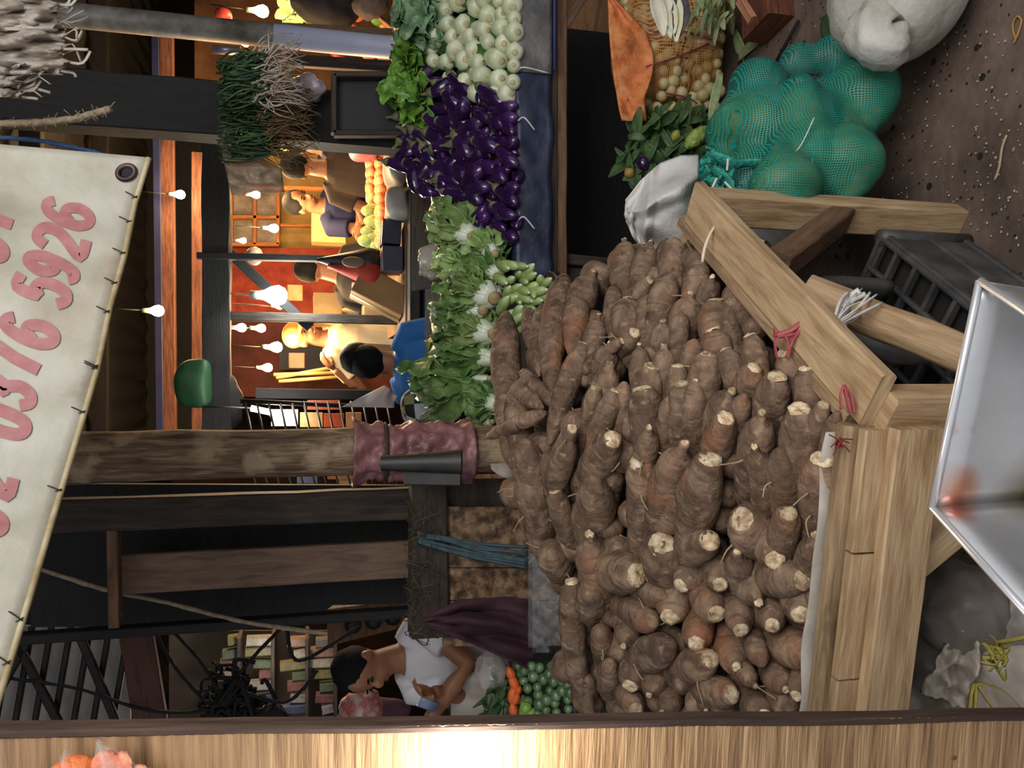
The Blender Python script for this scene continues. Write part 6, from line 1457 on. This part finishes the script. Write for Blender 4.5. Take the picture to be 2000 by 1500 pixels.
# second far stall counter for those goods to stand on
mb = MB(); zf = onY(770, 60, 6.0).z; xa, xb = onY(770, 140, 6.0).x, onY(770, -60, 6.0).x; mb.beam(V((xa, 6.1, zf / 2 - .02)), V((xb, 6.1, zf / 2 - .02)), .5, zf, Z); tag(mb.build('far_counter', W_BROWN, smooth=False), 'brown far counter beyond the pipe and dark stud', 'counter')
# ---------------------------------------------------------------- above: torn sheet, ropes, cables, green bag, grille
TORN = M('torn_sheet', (120, 108, 94), (176, 166, 154), (200, 192, 182), scale=6, rough=.6, bump=.5, bscale=24)
def torn(u, v, c):
    ix0, iy0, ix1, iy1 = c; iy = iy0 + (iy1 - iy0) * v; rag_ = 26 * noise.noise(V((v * 9, c[2], 1))) + 14 * noise.noise(V((v * 26, c[2], 4)))
    ix = ix0 + (ix1 + rag_ - ix0) * u; return P(ix, iy, 1.9 + .06 * noise.noise(V((u * 4, v * 5, c[2]))) + .05 * noise.noise(V((v * 7, u * 2, c[3]))) * u + .03 * (1 - abs(noise.noise(V((v * 12, u * 5, c[2]))))))
for k, (c, lb) in enumerate((((-60, -40, 110, 60), 'torn whitish plastic sheet hanging at the roof corner'), ((-60, 50, 125, 145), 'ragged fold of whitish sheet with frayed tail under the torn roof sheet'), ((-60, 120, 40, 190), 'small frayed whitish flap beside the hanging tan rope'))):
    mb = MB(); mb.grid(lambda u, v: torn(u, v, c), 26, 40, .002)
    for z in range(8):
        v = rr.uniform(.2, 1); a = torn(1, v, c); q = bez([a, a + V((rr.uniform(-.015, .02), -.01, -.03)), a + V((rr.uniform(-.03, .04), -.01, rr.uniform(-.07, -.03)))], 6); mb.tube(q, [(.004, .001)] * len(q), 5)
    tag(mb.build('torn_sheet', TORN), lb, 'plastic sheet')
ROPE = M('tan_rope', (120, 106, 84), (160, 146, 122), scale=60, rough=.95)
SOOT = M('sooty_rubber', (12, 12, 14), (22, 22, 24), scale=30, rough=.85)
def rope(pts, t, r, mat, name, label, cat='rope', fray=0):
    mb = MB(); q = bez([P(a, b, t) for a, b in pts], 30); mb.tube(q, r, 8, True, r * .5, 90)
    for z in range(fray):
        a = q[rr.randrange(len(q))]; mb.tube([a, a + V((rr.uniform(-.02, .02), rr.uniform(-.02, 0), rr.uniform(-.02, .02)))], .001, 4)
    return tag(mb.build(name, mat), label, cat)
rope([(-20, 242), (60, 240), (130, 234), (180, 224), (216, 212)], 2.0, .009, ROPE, 'frayed_rope', 'frayed tan rope end dangling beside the banner edge', fray=60)
rope([(-10, 268), (70, 274), (140, 287), (205, 303)], 2.1, .006, M('blue_rope', (40, 70, 110), (60, 92, 136), scale=60, rough=.8), 'blue_rope', 'thin blue rope running down to the banner corner')
rope([(80, 1112), (200, 1150), (330, 1178), (480, 1215), (640, 1238)], 2.5, .007, ROPE, 'sagging_rope', 'tan rope sagging across the dark partition planks')
for k, pts in enumerate((((20, 1325), (150, 1345), (280, 1385), (380, 1390), (460, 1360)), ((300, 1230), (340, 1300), (400, 1370)), ((330, 1225), (390, 1290), (450, 1385)), ((560, 1215), (480, 1300), (430, 1370)), ((620, 1310), (560, 1370), (470, 1350)), ((560, 1230), (585, 1290), (700, 1225)))):
    rope(pts, 2.9 - .02 * k, .0065, SOOT, 'black_cable', ('long black cable crossing the barred window', 'short black cable beside the rusty bracket', 'black cable running down into the dark tangle', 'black cable rising from the tangle towards rope', 'lowest black cable looping to the vendor', 'thin black cable hooked over the speaker board')[k], 'cable')
mb = MB()
for k in range(46):
    a = P(rr.uniform(385, 500), rr.uniform(1290, 1420), 2.9 + rr.uniform(-.05, .05)); b = P(rr.uniform(385, 520), rr.uniform(1330, 1425), 2.88 + rr.uniform(-.05, .05)); q = bez([a, a.lerp(b, .3) + V((rr.uniform(-.06, .06), -.03, rr.uniform(-.08, .03))), a.lerp(b, .7) + V((rr.uniform(-.06, .06), -.03, rr.uniform(-.08, .03))), b], 14); mb.tube(q, rr.uniform(.004, .009), 6)
o = mb.build('cable_tangle', SOOT); o['kind'] = 'stuff'; tag(o, 'black tangle of cables hanging beside the plywood board', 'cables')
lump('hanging_pouch', 530, 1405, 2.85, .05, .04, .06, SOOT, 'dark hanging pouch below the cable tangle', 'pouch', 5.1, .3)
sackbag(345, 412, 700, 800, 4.5, M('green_bag', (18, 58, 30), (28, 80, 42), scale=5, rough=.6, bump=.6), 'green_bag', 'green plastic bag hanging on the sooty beam near the post', 'bag', 3, .06)
lump('dark_bundle', 440, 790, 4.4, .16, .07, .08, W_BLACK, 'dark shapeless bundle stuffed on the sooty beam by the post', 'bundle', 1.4, .4)
gw = thing('barred_window', 'grey lit window behind dark vertical bars at the roof edge', 'window grille', onY(280, 1320, 3.3)); 
panel([(-20, 1222), (-20, 1450), (255, 1450), (255, 1222)], 3.4, .01, M('glowing_pane', (104, 100, 96), (126, 122, 118), scale=2, rough=.4, emit=.12), 'pane', parent=gw)  # faint glow in the pane stands for the daylight behind it
for k in range(7): bar(25 + k * 38, 1222, -15 + k * 38, 1450, 3.3, 11, .02, IRON, 'bar', parent=gw)
for k, (a, b) in enumerate((((20, 1232), (130, 1440)), ((150, 1228), (240, 1440)), ((60, 1240), (-40, 1420)))): bar(a[0], a[1], b[0], b[1], 3.25, 16, .02, IRON, 'diagonal_bar', parent=gw)
bar(265, 1225, 300, 1440, 3.2, 60, .04, wood('rust_stained_board', (50, 28, 22), (84, 48, 36), (60, 50, 44)), 'rusty_bracket', 'rust-stained board between the barred window and cables', 'board')
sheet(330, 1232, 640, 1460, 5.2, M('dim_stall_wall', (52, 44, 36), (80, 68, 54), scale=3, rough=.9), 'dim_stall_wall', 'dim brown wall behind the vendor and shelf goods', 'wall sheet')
sh = thing('goods_shelf', 'dim shelf of small packets behind the vendor in white', 'shelf', onY(640, 1320, 4.9))
for ix in (470, 535, 600, 655): bar(ix, 1235, ix, 1460, 4.9, 7, .25, W_DARK, 'shelf_board', parent=sh)
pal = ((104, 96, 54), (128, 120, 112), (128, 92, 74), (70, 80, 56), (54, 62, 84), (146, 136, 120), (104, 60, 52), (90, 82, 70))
nm_ = ('mustard', 'white', 'salmon', 'olive', 'blue', 'cream', 'red', 'khaki')
for j, ix in enumerate((470, 535, 600, 655)):
    for i in range(8):
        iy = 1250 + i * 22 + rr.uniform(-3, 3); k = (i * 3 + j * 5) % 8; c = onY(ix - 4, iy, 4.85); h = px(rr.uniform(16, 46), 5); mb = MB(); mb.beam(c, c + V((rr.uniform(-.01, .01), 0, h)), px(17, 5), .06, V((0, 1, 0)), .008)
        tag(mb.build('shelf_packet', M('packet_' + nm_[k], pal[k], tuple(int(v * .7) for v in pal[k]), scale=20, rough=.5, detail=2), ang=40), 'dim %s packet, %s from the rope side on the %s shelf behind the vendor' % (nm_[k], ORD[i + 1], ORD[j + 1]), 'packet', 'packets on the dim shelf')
lamp('POINT', 'shelf_fill', onY(520, 1330, 4.4), 9, (1, .9, .8), .06)  # added fill light with no bulb here; brightens the vendor and shelf
spk = thing('speaker_board', 'brown board with three round dark holes above the vendor', 'speaker', onY(790, 1220, 3.2))
pts = [(640, 1190), (640, 1262), (790, 1225), (800, 1170)]; panel(pts, 3.2, .06, W_BROWN, 'board', parent=spk)
for k, (ix, iy) in enumerate(((690, 1222), (730, 1214), (768, 1206))):
    c_ = onY(ix, iy, 3.185); mb = MB(); mb.tube([c_, c_ + V((0, .02, 0))], px(16, 3.2), 18); mb.build('round_hole', BLACK, spk)
lump('shelf_flowers', 705, 1385, 3.5, .09, .05, .09, M('pink_white_print', (206, 196, 186), (176, 84, 84), (220, 214, 206), scale=12, rough=.6, detail=2), 'pink and white patterned bag beside the vendor against plywood board', 'bag', 7.7, .2)
lump('hanging_pouch', 730, 1400, 3.55, .09, .05, .16, M('plum_cloth', (70, 44, 58), (92, 60, 74), scale=6, rough=.8), 'plum cloth hanging behind the vendor shoulder', 'cloth', 9.1, .15)
